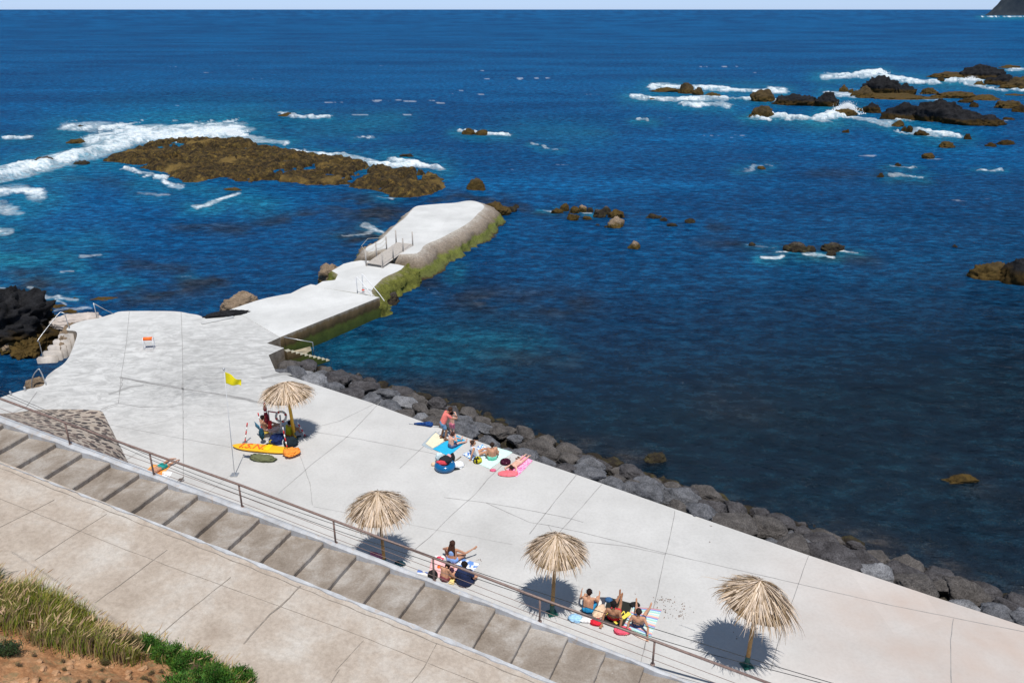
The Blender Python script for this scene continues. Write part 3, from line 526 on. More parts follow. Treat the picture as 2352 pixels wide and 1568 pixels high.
# landing recess wall + steps down to the water
st = thing('water_stairs', 'narrow concrete stair going down into the basin beside the jetty wall', 'stairs')
a = P(652, 799); b2 = P(617, 815); e = P(751, 821, SEA + .12); dirv = Vector((e.x - a.x, e.y - a.y, 0)); Ls = dirv.length; dirv.normalize(); wv = (b2 - a); wv.z = 0
wv = wv - dirv * wv.dot(dirv); wl = min(wv.length, 1.25); wv.normalize(); n_ = 10
for i in range(n_):
    bm = bmesh.new(); z1 = -.13 - i * .145; o0 = a + dirv * (Ls * i / n_); o1 = a + dirv * (Ls * (i + 1) / n_)
    q = [o0, o1, o1 + wv * wl, o0 + wv * wl]
    tv = [bm.verts.new((p.x, p.y, z1)) for p in q]; bv = [bm.verts.new((p.x, p.y, -3.0 + i * .003)) for p in q]
    f = bm.faces.new(tv); bm.faces.new(bv[::-1])
    for k in range(4): g = bm.faces.new((tv[k], bv[k], bv[(k + 1) % 4], tv[(k + 1) % 4])); g.material_index = 1
    bmesh.ops.recalc_face_normals(bm, faces=bm.faces)
    obj('step', bm, [flat('step_top', (.33, .31, .24), .85, .25, 3), M_algae], st, False)
# landing ledge between wall and stair
led = [P(646, 776, -.35), P(700, 800, -.9), P(697, 812, -1.3), P(655, 800, -.4)]
o = prism('landing', [P(613, 789), P(643, 775.5), P(712, 790, -.9), P(716, 806, -1.1), P(652, 800)], -1.05, -3.1, [flat('landing_top', (.34, .29, .2), .8, .4, 2), M_algae], st)
bm = bmesh.new(); M_steel = flat('galvanised_steel', (.55, .55, .55), .4, .15, 5, .05, .5, .7)
t0, t1 = P(653, 776, .02), P(718, 786, -.35)
tube(bm, [P(653, 776, -.2), t0 + Vector((0, 0, .05)), t1, t1 - Vector((0, 0, 1.0))], .03); obj('handrail', bm, M_steel, st)
# middle rocky block
def rough_block(name, label, top, skirt_to, zt, mtop, mside, seed, cat='rock', spread=1.0, nr=9, parent=None, sides=None):
    """a concrete-topped rock: smoothed outline on top, rugged flanks running down into the sea"""
    W = [P(x, y, zt) for x, y in top]; cx = sum(p.x for p in W) / len(W); cy = sum(p.y for p in W) / len(W)
    # resample the outline
    Q = []
    for i in range(len(W)):
        p, q = W[i], W[(i + 1) % len(W)]; n = max(1, int((q - p).length / .16)); Q += [p.lerp(q, k / n) for k in range(n)]
    n = len(Q); out = []
    area = sum(Q[i].x * Q[(i + 1) % n].y - Q[(i + 1) % n].x * Q[i].y for i in range(n)); sg = 1 if area > 0 else -1
    for i in range(n):
        d = Q[(i + 3) % n] - Q[(i - 3) % n]; out.append(Vector((d.y, -d.x, 0)).normalized() * sg)
    out = [sum((out[(i + k) % n] for k in range(-5, 6)), Vector()).normalized() for i in range(n)]
    vs, fs, mi = [], [], []
    inner = []
    for i in range(n): vs.append(Vector((Q[i].x, Q[i].y, zt)) - out[i] * 0)
    for r in range(1, nr + 1):
        f = r / nr
        for i in range(n):
            sp_ = sides(Q[i].x - cx, Q[i].y - cy, out[i]) * spread
            x, y = Q[i].x + out[i].x * sp_ * f ** .8, Q[i].y + out[i].y * sp_ * f ** .8
            z = zt - .03 - (zt + 2.0) * f ** 1.25; vs.append(Vector((x, y, z)))
    A = np.array([v[:] for v in vs]); rr = np.repeat(np.arange(nr + 1), n) / nr
    nz = fbm(A[:, 0] / 1.3, A[:, 1] / 1.3, A[:, 2] / 1.3, 5, seed, .6, True) - .55; nz2 = fbm(A[:, 0] / .45, A[:, 1] / .45, A[:, 2] / .45, 4, seed + 3, .6) - .5
    amp = np.clip(rr * 2.2, 0, 1); on = np.array([out[i % n][:] for i in range(len(vs))])
    A += on * ((nz * 1.1 + nz2 * .5) * amp)[:, None]; A[:, 2] += (nz * .6 + nz2 * .25) * amp
    for r in range(nr):
        for i in range(n):
            j = (i + 1) % n; fs.append((r * n + i, (r + 1) * n + i, (r + 1) * n + j, r * n + j)); mi.append(1)
    fs.append(tuple(range(n))[::1]); mi.append(0)
    me = bpy.data.meshes.new(name); me.from_pydata(A.tolist(), [], fs); me.update(); me.polygons.foreach_set('material_index', mi)
    sm = [m == 1 for m in mi]; me.polygons.foreach_set('use_smooth', sm)
    bm = bmesh.new(); bm.from_mesh(me); bmesh.ops.recalc_face_normals(bm, faces=bm.faces); bm.to_mesh(me); bm.free()
    o = link(name, me, [mtop, mside], parent, False); return tag(o, label, cat)
side1 = lambda dx, dy, o: (1.2 if o.x > .2 and o.y < .6 else .55)
mid = [(725,655.5),(741,646),(770,643),(776,630),(762,622),(789,606),(808,601),(829,598),(862,600),(891,604),(912,607),(929,611),(921,619),(910,625),(893,632),(878,640),(868,650),(859,659),(853,668),(856,676),(862,680),(800,670),(745,661.5)]
rough_block('jetty_block', 'irregular whitewashed rock block of the jetty with mossy bulging side, before the footbridge', mid, 0, -.12, M_white, M_moss, 31, 'jetty', sides=side1)
tip = smoothpts([(915,584),(903,575),(885,571),(866,575),(846,578),(840,573),(845,566),(864,557),(880,546),(891,535),(904,522),(918,510),(931,500),(945,483),(956,474),(977,471),(1012,468),(1044,466),(1071,461.5),(1090,462),(1106,468),(1112,477),(1098,490),(1085,504),(1071,515),(1050,527),(1031,537),(1008,549),(985,558),(972,566),(966,576),(956,582),(940,583),(915,584)], 3)[:-1]
side2 = lambda dx, dy, o: (2.0 if o.x > .25 and o.y < .75 and dx > 0.2 * dy - 1.5 else (1.3 if o.x < -.2 else .8))
head = rough_block('outer_rock_platform', 'outer jetty head, whitewashed on top with a green algae flank', tip, 0, .12, M_white, None, 57, 'jetty', sides=side2)
def flank():
    t = NT('algae_flank'); pos = t.geo.outputs['Position']; z = t.sep(pos, 2)
    zz = t.math('ADD', z, t.math('MULTIPLY', t.math('SUBTRACT', t.noise(1.1, 8, .7, vec=pos), .5), .7)); mr = t.N.new('ShaderNodeMapRange'); mr.inputs[1].default_value = -1.7; mr.inputs[2].default_value = .25; t.L.new(zz, mr.inputs[0])
    c = t.ramp(mr.outputs[0], [(0, (.02, .014, .008)), (.14, (.06, .038, .02)), (.22, (.14, .15, .045)), (.48, (.17, .19, .04)), (.58, (.19, .15, .11)), (.8, (.32, .265, .22)), (1, (.52, .48, .44))])
    # the seaward left flank is ochre weed rather than green
    x = t.sep(pos, 0); m = t.N.new('ShaderNodeMapRange'); m.inputs[1].default_value = P(960, 530).x; m.inputs[2].default_value = P(900, 530).x; t.L.new(x, m.inputs[0])
    f = t.noise(7, 9, .78, vec=pos); c = t.mix(.75, c, t.ramp(f, [(.3, (.3, .3, .28)), (.62, (1.2, 1.2, 1.15))]), 'MULTIPLY'); t.bump(f, 1, .1)
    return t.done(c, .85, .2)
head.data.materials[1] = flank()
# rocks tucked under the bridge and round the block
for k, (x, y, z, r3, m, lb) in enumerate([(950, 590, -.9, (1.0, .7, .55), M_lowrock, 'dark rock under the right side of the footbridge'), (985, 590, -1.1, (1.1, .8, .8), M_moss, 'mossy rock at the near corner of the jetty head'), (862, 585, -1.0, (1.1, 1, .9), M_tan, 'brown rock under the left side of the footbridge'),
    (925, 640, -1.2, (1.2, .9, .6), M_moss, 'mossy bulging rock at the right flank of the middle block'), (885, 665, -1.2, (1.1, .9, .6), M_moss, 'mossy rock next to the sloping handrails'), (890, 692, -1.4, (.8, .7, .5), M_lowrock, 'low dark rock at the waterline by the jetty corner'),
    (757, 634, -.9, (.8, .75, .75), M_tan, 'ochre rock on the left side of the middle block'), (955, 622, -1.2, (.9, .8, .6), M_moss, 'mossy rock nearest the gap under the footbridge'), (1140, 486, -1.3, (1.3, 1.1, .75), M_weed, 'brown weedy rock at the seaward tip of the jetty head')]):
    tag(rockmesh('shore_rock', P(x, y, z), r3, 700 + k, m, 5, .55, 7, k), lb, 'rock', 'rocks round the jetty')
# dark rock lying in the notch, low kerb slab there
tag(rockmesh('shore_rock', P(520, 726, -.12), (1.15, .5, .3), 777, M_lava, 5, .5, 7, .4), 'flat black rock in the notch where jetty meets deck', 'rock')
bm = bmesh.new(); bbox(bm, P(500, 735, .045), (2.0, .22, .09), .62, bev=.02); tag(obj('kerb', bm, M_white), 'short low concrete kerb by the notch of the deck', 'kerb')
# whitewashed rock shelf behind the basin steps
tag(rockmesh('shore_rock', P(190, 741, -.55), (1.6, .7, .58), 790, flat('limewashed_rock', (.48, .42, .38), .9, .25, 1.5, .5), 5, .3, 5, .25), 'limewashed rock shelf along the sea side of the basin steps', 'rock')
tag(rockmesh('shore_rock', P(165, 790, -1.25), (.42, 1.5, 1.15), 791, M_tan, 5, .3, 6, .2), 'rounded mossy rock face right of the basin steps', 'rock')
tag(rockmesh('shore_rock', P(88, 888, -.35), (.55, .5, .55), 792, M_tan, 4, .3, 6, .2), 'small brown rock behind the near pool handrail', 'rock')
# basin steps on the left
bs = thing('basin_steps', 'short flight of pale concrete steps with a tall handrail down to the left basin', 'stairs')
top, bot = P(146, 762, -.15), P(118, 803, SEA + .15)
n_ = 5; dv = bot - top
for i in range(n_):
    z1 = -.16 - i * .235; c = Vector((top.x + .30 - .16 * i, top.y - .3 - .33 * i, 0)); bm = bmesh.new()
    bbox(bm, (c.x, c.y, (z1 - 2.9) / 2), (.82 + .07 * i, .36, z1 + 2.9), .16, bev=.03); obj('step', bm, flat('step_limewash', (.46, .42, .385), .9, .3, 2, .3), bs)
bm = bmesh.new(); tp = P(158.5, 754, .02); tb = Vector((top.x - .60, top.y - 1.62, -1.12))
tube(bm, smoothpts([tp, tp + Vector((-.05, 0, .85)), tp + Vector((-.2, 0, 1.02)), tp + Vector((-.4, -.15, .95)), tb + Vector((0, 0, 1.15)), tb + Vector((0, 0, .95)), tb], 5), .024); obj('handrail', bm, M_steel, bs)
hr = thing('pool_handrail', 'small curved steel handrail at the near left edge of the deck', 'handrail'); a = P(106, 884)
bm = bmesh.new(); tube(bm, smoothpts([a, a + Vector((-.12, .02, .75)), a + Vector((-.28, .05, .85)), a + Vector((-.75, .1, .2)), a + Vector((-1.0, .15, -1.2))], 5), .028); obj('tube', bm, M_steel, hr)
rp = thing('rope_post', 'short steel post with a sloping rope on the sea side of the deck', 'post'); a = P(223, 730); b = P(262, 721)
bm = bmesh.new(); tube(bm, [a, a + Vector((-.03, 0, 1.0))], .025); obj('pole', bm, M_steel, rp); bm = bmesh.new(); tube(bm, [a + Vector((-.03, 0, .98)), a.lerp(b, .5) + Vector((0, 0, .45)), b], .014); obj('rope', bm, flat('rope', (.5, .46, .38), .9), rp)
for k, (x, y) in enumerate([(25, 907), (58, 897)]):
    bm = bmesh.new(); tube(bm, [P(x, y), P(x, y) + Vector((0, 0, .16))], .04); ball(bm, P(x, y) + Vector((0, 0, .17)), .055); tag(obj('bollard', bm, M_steel), ['stubby metal stud on the far left deck edge', 'stubby metal stud right of the first on the left deck edge'][k], 'stud')
# sloping handrails of the ladder at the jetty corner
ld = thing('ladder_rails', 'pair of steel rails sloping down to the water at the jetty corner', 'handrail')
for p0, p1 in ((P(821, 671), P(853, 678)), (P(834, 665, -.1), P(882, 690, -.6))):
    bm = bmesh.new(); tube(bm, smoothpts([p0, p0 + Vector((0, 0, .95)), p0 + Vector((.12, -.03, 1.02)), p1, p1 + (p1 - p0) * .25 + Vector((0, 0, -1.1))], 4), .03); obj('rail', bm, flat('rail_white', (.75, .75, .75), .4, .05, 5, 0), ld)
bm = bmesh.new(); ball(bm, P(834, 666, .06), .11, 2, (1, 1, .6)); tag(obj('float', bm, flat('float_red', (.6, .08, .05), .5)), 'small red float lying by the ladder rails', 'float')
# ------------------------------------------------------------------ footbridge
fb = thing('footbridge', 'small grey wooden footbridge with posts and a rope on its left side', 'footbridge'); Mw = flat('weathered_wood', (.44, .40, .36), .85, .25, 8, .4)
A0, A1, B0, B1 = P(843, 603.5, .12), P(877, 608.5, .12), P(912, 556, .28), P(946, 560, .28)
for i in range(26):
    f0, f1 = i / 26, (i + .88) / 26; bm = bmesh.new(); q = [A0.lerp(B0, f0), A1.lerp(B1, f0), A1.lerp(B1, f1), A0.lerp(B0, f1)]
    r_ = bmesh.ops.extrude_face_region(bm, geom=[bm.faces.new([bm.verts.new(p) for p in q])]); bmesh.ops.translate(bm, vec=(0, 0, -.04), verts=[v for v in r_['geom'] if isinstance(v, bmesh.types.BMVert)]); bmesh.ops.recalc_face_normals(bm, faces=bm.faces); obj('plank', bm, Mw, fb, False)
for a, b in ((A0, B0), (A1, B1)):
    bm = bmesh.new(); o_ = Vector((0, 0, -.12)); tube(bm, [a + o_, b + o_], .08, 4); obj('beam', bm, Mw, fb, False)
for side, (a, b) in enumerate(((A0, B0), (A1, B1))):
    tops = []
    for k in range(4):
        p = a.lerp(b, k / 3) + Vector((-.07 if side == 0 else .07, 0, 0)); bm = bmesh.new(); tube(bm, [p - Vector((0, 0, .25)), p + Vector((0, 0, 1.0))], .055, 8); obj('post', bm, Mw, fb); tops.append(p + Vector((0, 0, .93)))
    if side == 0:
        for u, v in ((0, 1), (1, 2)):
            for dz in (0, -.35):
                bm = bmesh.new(); tube(bm, [tops[u].lerp(tops[v], t) + Vector((0, 0, dz - .8 * t * (1 - t))) for t in [i / 8 for i in range(9)]], .018, 6); obj('rope', bm, flat('rope', (.5, .46, .38), .9), fb)
        bm = bmesh.new(); tube(bm, [tops[0], tops[0] + Vector((-.6, 1.8, -.1)), tops[1] + Vector((-.9, 1.6, 0)), tops[2]], .014, 6); obj('rope', bm, flat('rope', (.5, .46, .38), .9), fb)
# ================================================================== stairs, kerbs and promenade on the slope
I_ = [(9,975),(66,997),(129,1019.5),(190,1038),(252,1063),(318,1088),(384,1111),(451,1135),(522,1162),(595,1190),(669,1219),(742,1246),(818,1274),(897,1304),(977,1335.5),(1059,1367),(1140,1398.5),(1221,1430),(1305,1463.5),(1391,1495),(1479,1532),(1567,1568)]
J_ = [(-95,1030),(-32,1052),(28,1074.5),(92.7,1099),(158.5,1125.6),(222,1151),(291,1179),(365,1207.5),(440.5,1236),(517,1263.5),(592,1293),(669,1324),(748,1355.6),(829.7,1389),(911,1419),(996.3,1453),(1083,1486),(1169.7,1522),(1261,1559),(1350,1597),(1442,1638),(1534,1680)]
I_ = [(-120,928),(-54,952)] + I_; J_ = [(-215,985),(-155,1007)] + J_
def smooth_line(L):                        # keep the steps nearly even
    k = np.arange(len(L)); W = [PS(x, y) for x, y in L]; px = np.polyfit(k, [v.x for v in W], 3); py = np.polyfit(k, [v.y for v in W], 3)
    return [Vector((np.polyval(px, i) * .6 + W[i].x * .4, np.polyval(py, i) * .6 + W[i].y * .4, 0)) for i in k]
IW, JW = smooth_line(I_), smooth_line(J_)
stt = thing('promenade_stairs', 'long flight of wide brown concrete steps running down along the promenade', 'stairs')
rs = random.Random(11)
for i in range(len(IW) - 1):
    a, b, c, d = IW[i], IW[i + 1], JW[i + 1], JW[i]; zt = (splane(b.x, b.y) + splane(c.x, c.y)) / 2
    nx_ = 14; bm = bmesh.new(); rows = []
    sag = (c - b).normalized(); fw = Vector((SD[0], SD[1], 0))
    edge = []
    for k in range(nx_ + 1):
        p = b.lerp(c, k / nx_); w_ = rs.gauss(0, .006); edge.append(p + fw * w_)
    bk = [a.lerp(d, k / nx_) + fw * -.03 for k in range(nx_ + 1)]
    T0 = [bm.verts.new((p.x, p.y, zt + .012)) for p in bk]; T1 = [bm.verts.new((p.x - fw.x * .02, p.y - fw.y * .02, zt)) for p in edge]; T2 = [bm.verts.new((p.x, p.y, zt - .03)) for p in edge]; T3 = [bm.verts.new((p.x - fw.x * .015, p.y - fw.y * .015, zt - .30)) for p in edge]
    for k in range(nx_):
        bm.faces.new((T0[k], T0[k + 1], T1[k + 1], T1[k])); bm.faces.new((T1[k], T1[k + 1], T2[k + 1], T2[k])); bm.faces.new((T2[k], T2[k + 1], T3[k + 1], T3[k]))
    for k0 in (0, nx_):
        B = bm.verts.new((bk[k0].x, bk[k0].y, zt - .3)); bm.faces.new((T0[k0], T1[k0], T2[k0], T3[k0], B))
    bmesh.ops.recalc_face_normals(bm, faces=bm.faces); 
    o = obj('step', bm, M_stair, stt, False)
# outer kerb and retaining wall
O_ = [(-100,912),(0,954),(80,986),(161,1019),(255,1053),(349,1089),(450,1125),(553,1163),(664,1203),(775,1243),(885,1283),(1000,1328),(1090,1365),(1177,1401),(1318,1459),(1440,1508),(1550,1555),(1660,1600)]
OW = [PS(x, y) for x, y in O_]
k = np.arange(len(O_)); 
def unitline(W, s):                        # point on a fitted straight run at distance s along the rail direction
    S = [(p.x - S0[0]) * SD[0] + (p.y - S0[1]) * SD[1] for p in W]; T = [-(p.x - S0[0]) * SD[1] + (p.y - S0[1]) * SD[0] for p in W]
    c = np.polyfit(S, T, 2); t = np.polyval(c, s); return Vector((S0[0] + s * SD[0] - t * SD[1], S0[1] + s * SD[1] + t * SD[0], 0))
SS = [x * .25 for x in range(-22, 92)]
rw = thing('retaining_wall', 'pale painted kerb and low wall between the stairs and the deck', 'wall')
bm = bmesh.new(); prof = []
for s in SS:
    o_, i_ = unitline(OW, s), unitline(IW, s); zo, zi = splane(o_.x, o_.y), splane(i_.x, i_.y); q = (o_ + i_) / 2
    g = (i_ - o_).normalized(); wob = .02 * math.sin(s * 3.1) + rs.gauss(0, .008)
    prof.append([bm.verts.new((o_.x, o_.y, min(zo - .25, -.02))), bm.verts.new((o_.x, o_.y, zo + .03)), bm.verts.new((q.x, q.y, (zo + zi) / 2 + .06)), bm.verts.new((i_.x + g.x * wob, i_.y + g.y * wob, zi + .035)), bm.verts.new((i_.x + g.x * (wob + .02), i_.y + g.y * (wob + .02), zi - .4))])
for i in range(len(prof) - 1):
    for j in range(4): f = bm.faces.new((prof[i][j], prof[i + 1][j], prof[i + 1][j + 1], prof[i][j + 1]))
bmesh.ops.recalc_face_normals(bm, faces=bm.faces); obj('kerb', bm, M_kerb, rw, False)
# inner kerb and gutter
K_ = [(x_, y_ - 8) for x_, y_ in [(-150,1016),(0,1072),(80,1100),(160,1135),(270,1172),(370,1222),(470,1256),(600,1310),(700,1352),(800,1392),(900,1432),(1000,1474),(1100,1513),(1200,1551),(1330,1602)]]
KW = [PS(x, y) for x, y in K_]
ik = thing('inner_kerb', 'narrow whitish kerb between the promenade and the stairs', 'kerb'); bm = bmesh.new(); prof = []
for n, s in enumerate([x * .2 for x in range(-30, 112)]):
    o_, i_ = unitline(JW, s), unitline(KW, s); zo, zi = splane(o_.x, o_.y), splane(i_.x, i_.y); g = (i_ - o_).normalized(); wob = .025 * math.sin(s * 5.0 + 1) + rs.gauss(0, .012)
    sc_ = .06 + .05 * ((s / 1.2) % 1)
    prof.append([bm.verts.new((o_.x - g.x * (.02 + wob * .5), o_.y - g.y * (.02 + wob * .2), zo - .35)), bm.verts.new((o_.x - g.x * (.0 + wob * .5), o_.y - g.y * (.0 + wob * .5), zo + .05)), bm.verts.new((i_.x + g.x * wob, i_.y + g.y * wob, zi + .035)), bm.verts.new((i_.x + g.x * (wob + .02), i_.y + g.y * (wob + .02), zi - .1))])
for i in range(len(prof) - 1):
    for j in range(3): bm.faces.new((prof[i][j], prof[i + 1][j], prof[i + 1][j + 1], prof[i][j + 1]))
bmesh.ops.recalc_face_normals(bm, faces=bm.faces); obj('kerb_body', bm, M_kerb, ik, False)
# promenade
bm = bmesh.new(); rows = []
for s in [x * .5 for x in range(-16, 47)]:
    k_ = unitline(KW, s); row = []
    for t in range(0, 24):
        p = k_ + Vector((SD[1], -SD[0], 0)) * (t * .5 - .1); row.append(bm.verts.new((p.x, p.y, max(splane(p.x, p.y), .03) - .004)))
    rows.append(row)
for i in range(len(rows) - 1):
    for j in range(23): bm.faces.new((rows[i][j], rows[i + 1][j], rows[i + 1][j + 1], rows[i][j + 1]))
bmesh.ops.recalc_face_normals(bm, faces=bm.faces); prom = obj('promenade', bm, M_prom, None, False); tag(prom, 'sloping brownish concrete promenade with thin joints', kind='structure')
bm = bmesh.new(); D2 = lambda L: [PS(x, y) for x, y in L]
for l, wd in [([(0,1210),(100,1160),(125,1147)],.02),([(80,1286),(200,1208),(245,1180)],.022),([(0,1145)],0),([(-60,1130),(0,1145),(118,1192),(265,1252),(430,1315),(572,1366),(680,1405),(850,1468),(1010,1533),(1120,1575)],.014),([(218,1384),(320,1310),(384,1262)],.024),
   ([(365,1460),(420,1412),(530,1325)],.024),([(770,1540),(800,1508),(835,1470)],.02),([(945,1568),(975,1530),(1003,1477)],.022),([(560,1478),(620,1410),(665,1372),(690,1345)],.05),([(760,1568),(780,1536)],.02)]:
    if wd: strip(bm, D2(l), wd, .004, .006 if wd < .04 else .03, rs)
cr = [unitline(KW, x * .3) + Vector((SD[1], -SD[0], 0)) * (.17 + .02 * math.sin(x * 1.7)) for x in range(-18, 74)]; cr = [Vector((p.x, p.y, max(splane(p.x, p.y), .03))) for p in cr]; strip(bm, cr, .026, .004, .0, rs)
obj('joint', bm, M_jt2, prom, False)
# railing
rl = thing('railing', 'rusty brown railing with round handrail and two thin cables along the outer kerb', 'railing'); M_rust = flat('rusty_pipe', (.20, .135, .115), .5, .3, 12, .2, .5)
P_ = [(161,1020),(353.5,1090),(556,1163),(771,1246),(997,1332),(1239.5,1426),(1499,1524)]; PW = [PS(x, y, .04) for x, y in P_]; dP = (PW[-1] - PW[0]) / 6
PW = [PW[0] - dP] + PW + [PW[-1] + dP]
for p in PW:
    bm = bmesh.new(); tube(bm, [p - Vector((0, 0, .05)), p + Vector((0, 0, .84))], .032, 8); lathe(bm, [(.0, .012), (.07, .012), (.07, -.02)], 10, p); obj('post', bm, M_rust, rl)
A_ = PW[0] + Vector((0, 0, .86)); B_ = PW[-1] + Vector((0, 0, .86)) ; bm = bmesh.new(); tube(bm, [p + Vector((0, 0, .86)) for p in [PW[0] - dP] + PW], .04, 10); obj('handrail', bm, M_rust, rl)
for hh in (.43, .17):
    bm = bmesh.new(); tube(bm, [p + Vector((0, 0, hh)) for p in [PW[0] - dP] + PW], .0085, 6); obj('cable', bm, M_rust, rl)
# overhead cables, hung nearer to the camera
for k, (pl, lb) in enumerate([([(-260,790),(25,907),(370,1057),(680,1173),(947,1262),(1177,1340),(1580,1467),(1916,1569),(2500,1735)], 'upper thin black cable strung across the picture above the deck'), ([(-260,800),(25,913),(370,1065),(680,1184),(947,1276),(1177,1356),(1550,1478),(1892,1569),(2500,1740)], 'lower thin black cable strung just under the first')]):
    pts = [P(x, y, 11.2 - k * .15) for x, y in pl]
    wr = thing('overhead_cable', lb, 'cable', group='overhead cables'); bm = bmesh.new(); tube(bm, smoothpts([tuple(p) for p in pts], 8), .0042, 5); obj('wire', bm, flat('cable_black', (.03, .03, .03), .6), wr)
# cobbled ramp at the left
foot = [(-40,951),(0,949.6),(30,948),(80,941.6),(156,940),(200,941),(231,944),(239,952)]; FW = [P(x, y) for x, y in foot]; rt = [P(237,970), P(234,990), P(229,1015), P(224,1030, .0)]
nx_, ny_ = 70, 30; co = np.zeros((ny_, nx_, 3)); FL = [Vector(p) for p in smoothpts([tuple(p) for p in FW + rt[:0]], 10)]
for i in range(nx_):
    f = i / (nx_ - 1); fo = FL[int(f * (len(FL) - 1))]; s = -5.0 + f * 8.6
    o_ = unitline(OW, s); zt = max(0.0, (splane(o_.x, o_.y) - .25) * (1 - f ** 3.2))
    for j in range(ny_):
        g = j / (ny_ - 1); p = fo.lerp(Vector((o_.x, o_.y, zt)), g); co[j, i] = (p.x, p.y, p.z + .012 + .05 * (vn(p.x * 2.5, p.y * 2.5, 0, 5) - .3) * min(1, 6 * g))
def cobble():
    t = NT('cobbles'); pos = t.geo.outputs['Position']; v = t.voro(3.6, 'F1', vec=pos, out='Distance', sc=(1, .75, 1)); cc = t.voro(3.6, 'F1', vec=pos, out='Color', sc=(1, .75, 1))
    e = t.math('ADD', v, t.math('MULTIPLY', t.noise(6, 4, vec=pos), .18)); st_ = t.ramp(t.sep(cc, 0), [(.1, (.05, .042, .042)), (.5, (.10, .085, .078)), (.9, (.17, .125, .105))])
    st_ = t.mix(.6, st_, t.ramp(t.noise(14, 6, .7, vec=pos), [(.3, (.5, .5, .5)), (.65, (1.2, 1.2, 1.2))]), 'MULTIPLY'); m = t.ramp(e, [(.52, 1), (.58, 0)])
    c = t.mix(m, t.ramp(t.noise(3, 7, .7, vec=pos), [(.3, (.34, .27, .21)), (.7, (.50, .43, .36))]), st_); t.bump(m, .7, .05); return t.done(c, .9, .2)
cb = gridmesh('cobbled_slope', co, nx_, ny_, [cobble()], None, True); tag(cb, 'cobbled masonry slope of dark stones in beige mortar', kind='structure')
# ================================================================== boulders along the deck
dE = [P(x, y) for x, y in [(633,853),(745,889),(854,925),(1014,984),(1206,1050),(1323,1089),(1440,1130),(1555,1170),(1707,1223),(1859,1275),(1996,1320),(2140,1368),(2352,1437),(2560,1508)]]
wE = [P(x, y, SEA) for x, y in [(690,832),(779,849),(840,866),(930,893),(1070,934),(1175,970),(1263,1003),(1352,1044),(1484,1082),(1616,1124),(1748,1170),(1900,1223),(2070,1283),(2250,1346),(2450,1410)]]
def arc(L, f):
    ln = [(b - a).length for a, b in zip(L[:-1], L[1:])]; t = f * sum(ln)
    for a, b, l in zip(L[:-1], L[1:], ln):
        if t <= l: return a.lerp(b, t / l)
        t -= l
    return L[-1]
nx_, ny_ = 420, 34; co = np.zeros((ny_, nx_, 3))
for i in range(nx_):
    a, b = arc(dE, i / (nx_ - 1)), arc(wE, i / (nx_ - 1))
    for j in range(ny_):
        g = j / (ny_ - 1) * 1.4; p = a.lerp(b, g); co[j, i] = (p.x, p.y, -.62 - 1.12 * g)
nz = fbm(co[:, :, 0] / .9, co[:, :, 1] / .9, 0, 5, 91, .6, True); co[:, :, 2] += (nz - .5) * .8
bk = gridmesh('rock_bank', co, nx_, ny_, [M_lowrock]); tag(bk, 'dark rocky bank under the boulders, weedy at the waterline', kind='structure')  # real weedy band below; dark tone also fills boulder gaps as painted shade
Lr = sum((b - a).length for a, b in zip(dE[:-1], dE[1:])); rs = random.Random(21); rows = [(.16, .76, 'the row touching the deck edge', 0), (.42, .68, 'the row next outward from the deck edge', .5), (.66, .60, 'the row next above the waterline', .5), (.86, .52, 'the row along the waterline', .25)]
for ri, (g0, size, where, ph) in enumerate(rows):
    f = .008; n = 0
    while f < .99 and n < len(ORD):
        s = size * 1.02 * rs.uniform(.6, 1.3); a, b = arc(dE, f), arc(wE, f); g = g0 + rs.uniform(-.07, .07); p = a.lerp(b, g); wdt = (b - a).length
        k = min(1, wdt / 4.2); s *= max(.62, k)
        p.z = -.46 - 1.05 * (g - .2) + rs.uniform(-.08, .10)
        if ri == 0: p.z = -.52 + rs.uniform(-.05, .09)
        m = M_boulder[rs.choice([0, 0, 1, 2, 0, 3] if ri == 0 else ([0, 2, 3, 2, 1] if ri == 1 else [2, 3]))]
        if ri == 3: m = M_lowrock; p.z = SEA + .02 + rs.uniform(0, .1)
        h = s * (.50 if ri < 3 else .36)
        if ri == 0: a_out = (b - a).normalized(); p = a + a_out * (s * .62 + .1); p.z = min(-.02 - h * .62, -.36) + rs.uniform(0, .12)
        col = {id(M_boulder[0]): 'grey', id(M_boulder[1]): 'pale grey', id(M_boulder[2]): 'brownish', id(M_boulder[3]): 'dark', id(M_lowrock): 'weedy brown'}[id(m)]
        rz = math.atan2((dE[-1] - dE[0]).y, (dE[-1] - dE[0]).x) + rs.uniform(-.35, .35)
        o = rockmesh('boulder', p, (s * rs.uniform(.8, 1.05), s * rs.uniform(.55, .75), h), 3000 + ri * 100 + n, m, 5, .20, 14, rz, fr=2.9)
        tag(o, '%s boulder, %s from the jetty in %s' % (col, ORD[n], where), 'boulder', 'boulders along the deck'); n += 1; f += s * 1.58 / Lr
        if ri < 3 and rs.random() < .35:         # small stones wedged between
            q = arc(dE, f - s * .7 / Lr).lerp(arc(wE, f), g + rs.uniform(.12, .22)); q.z = -.75 - .9 * (g - .1); bk_s = rs.uniform(.22, .38)
            tag(rockmesh('wedged_stone', q, (bk_s, bk_s * .75, bk_s * .6), 5000 + ri * 100 + n, M_boulder[rs.choice([0, 2, 3])], 3, .25, 10, rs.uniform(0, 3)), 'small stone wedged among the boulders along the deck', 'stone', 'small stones wedged between boulders')
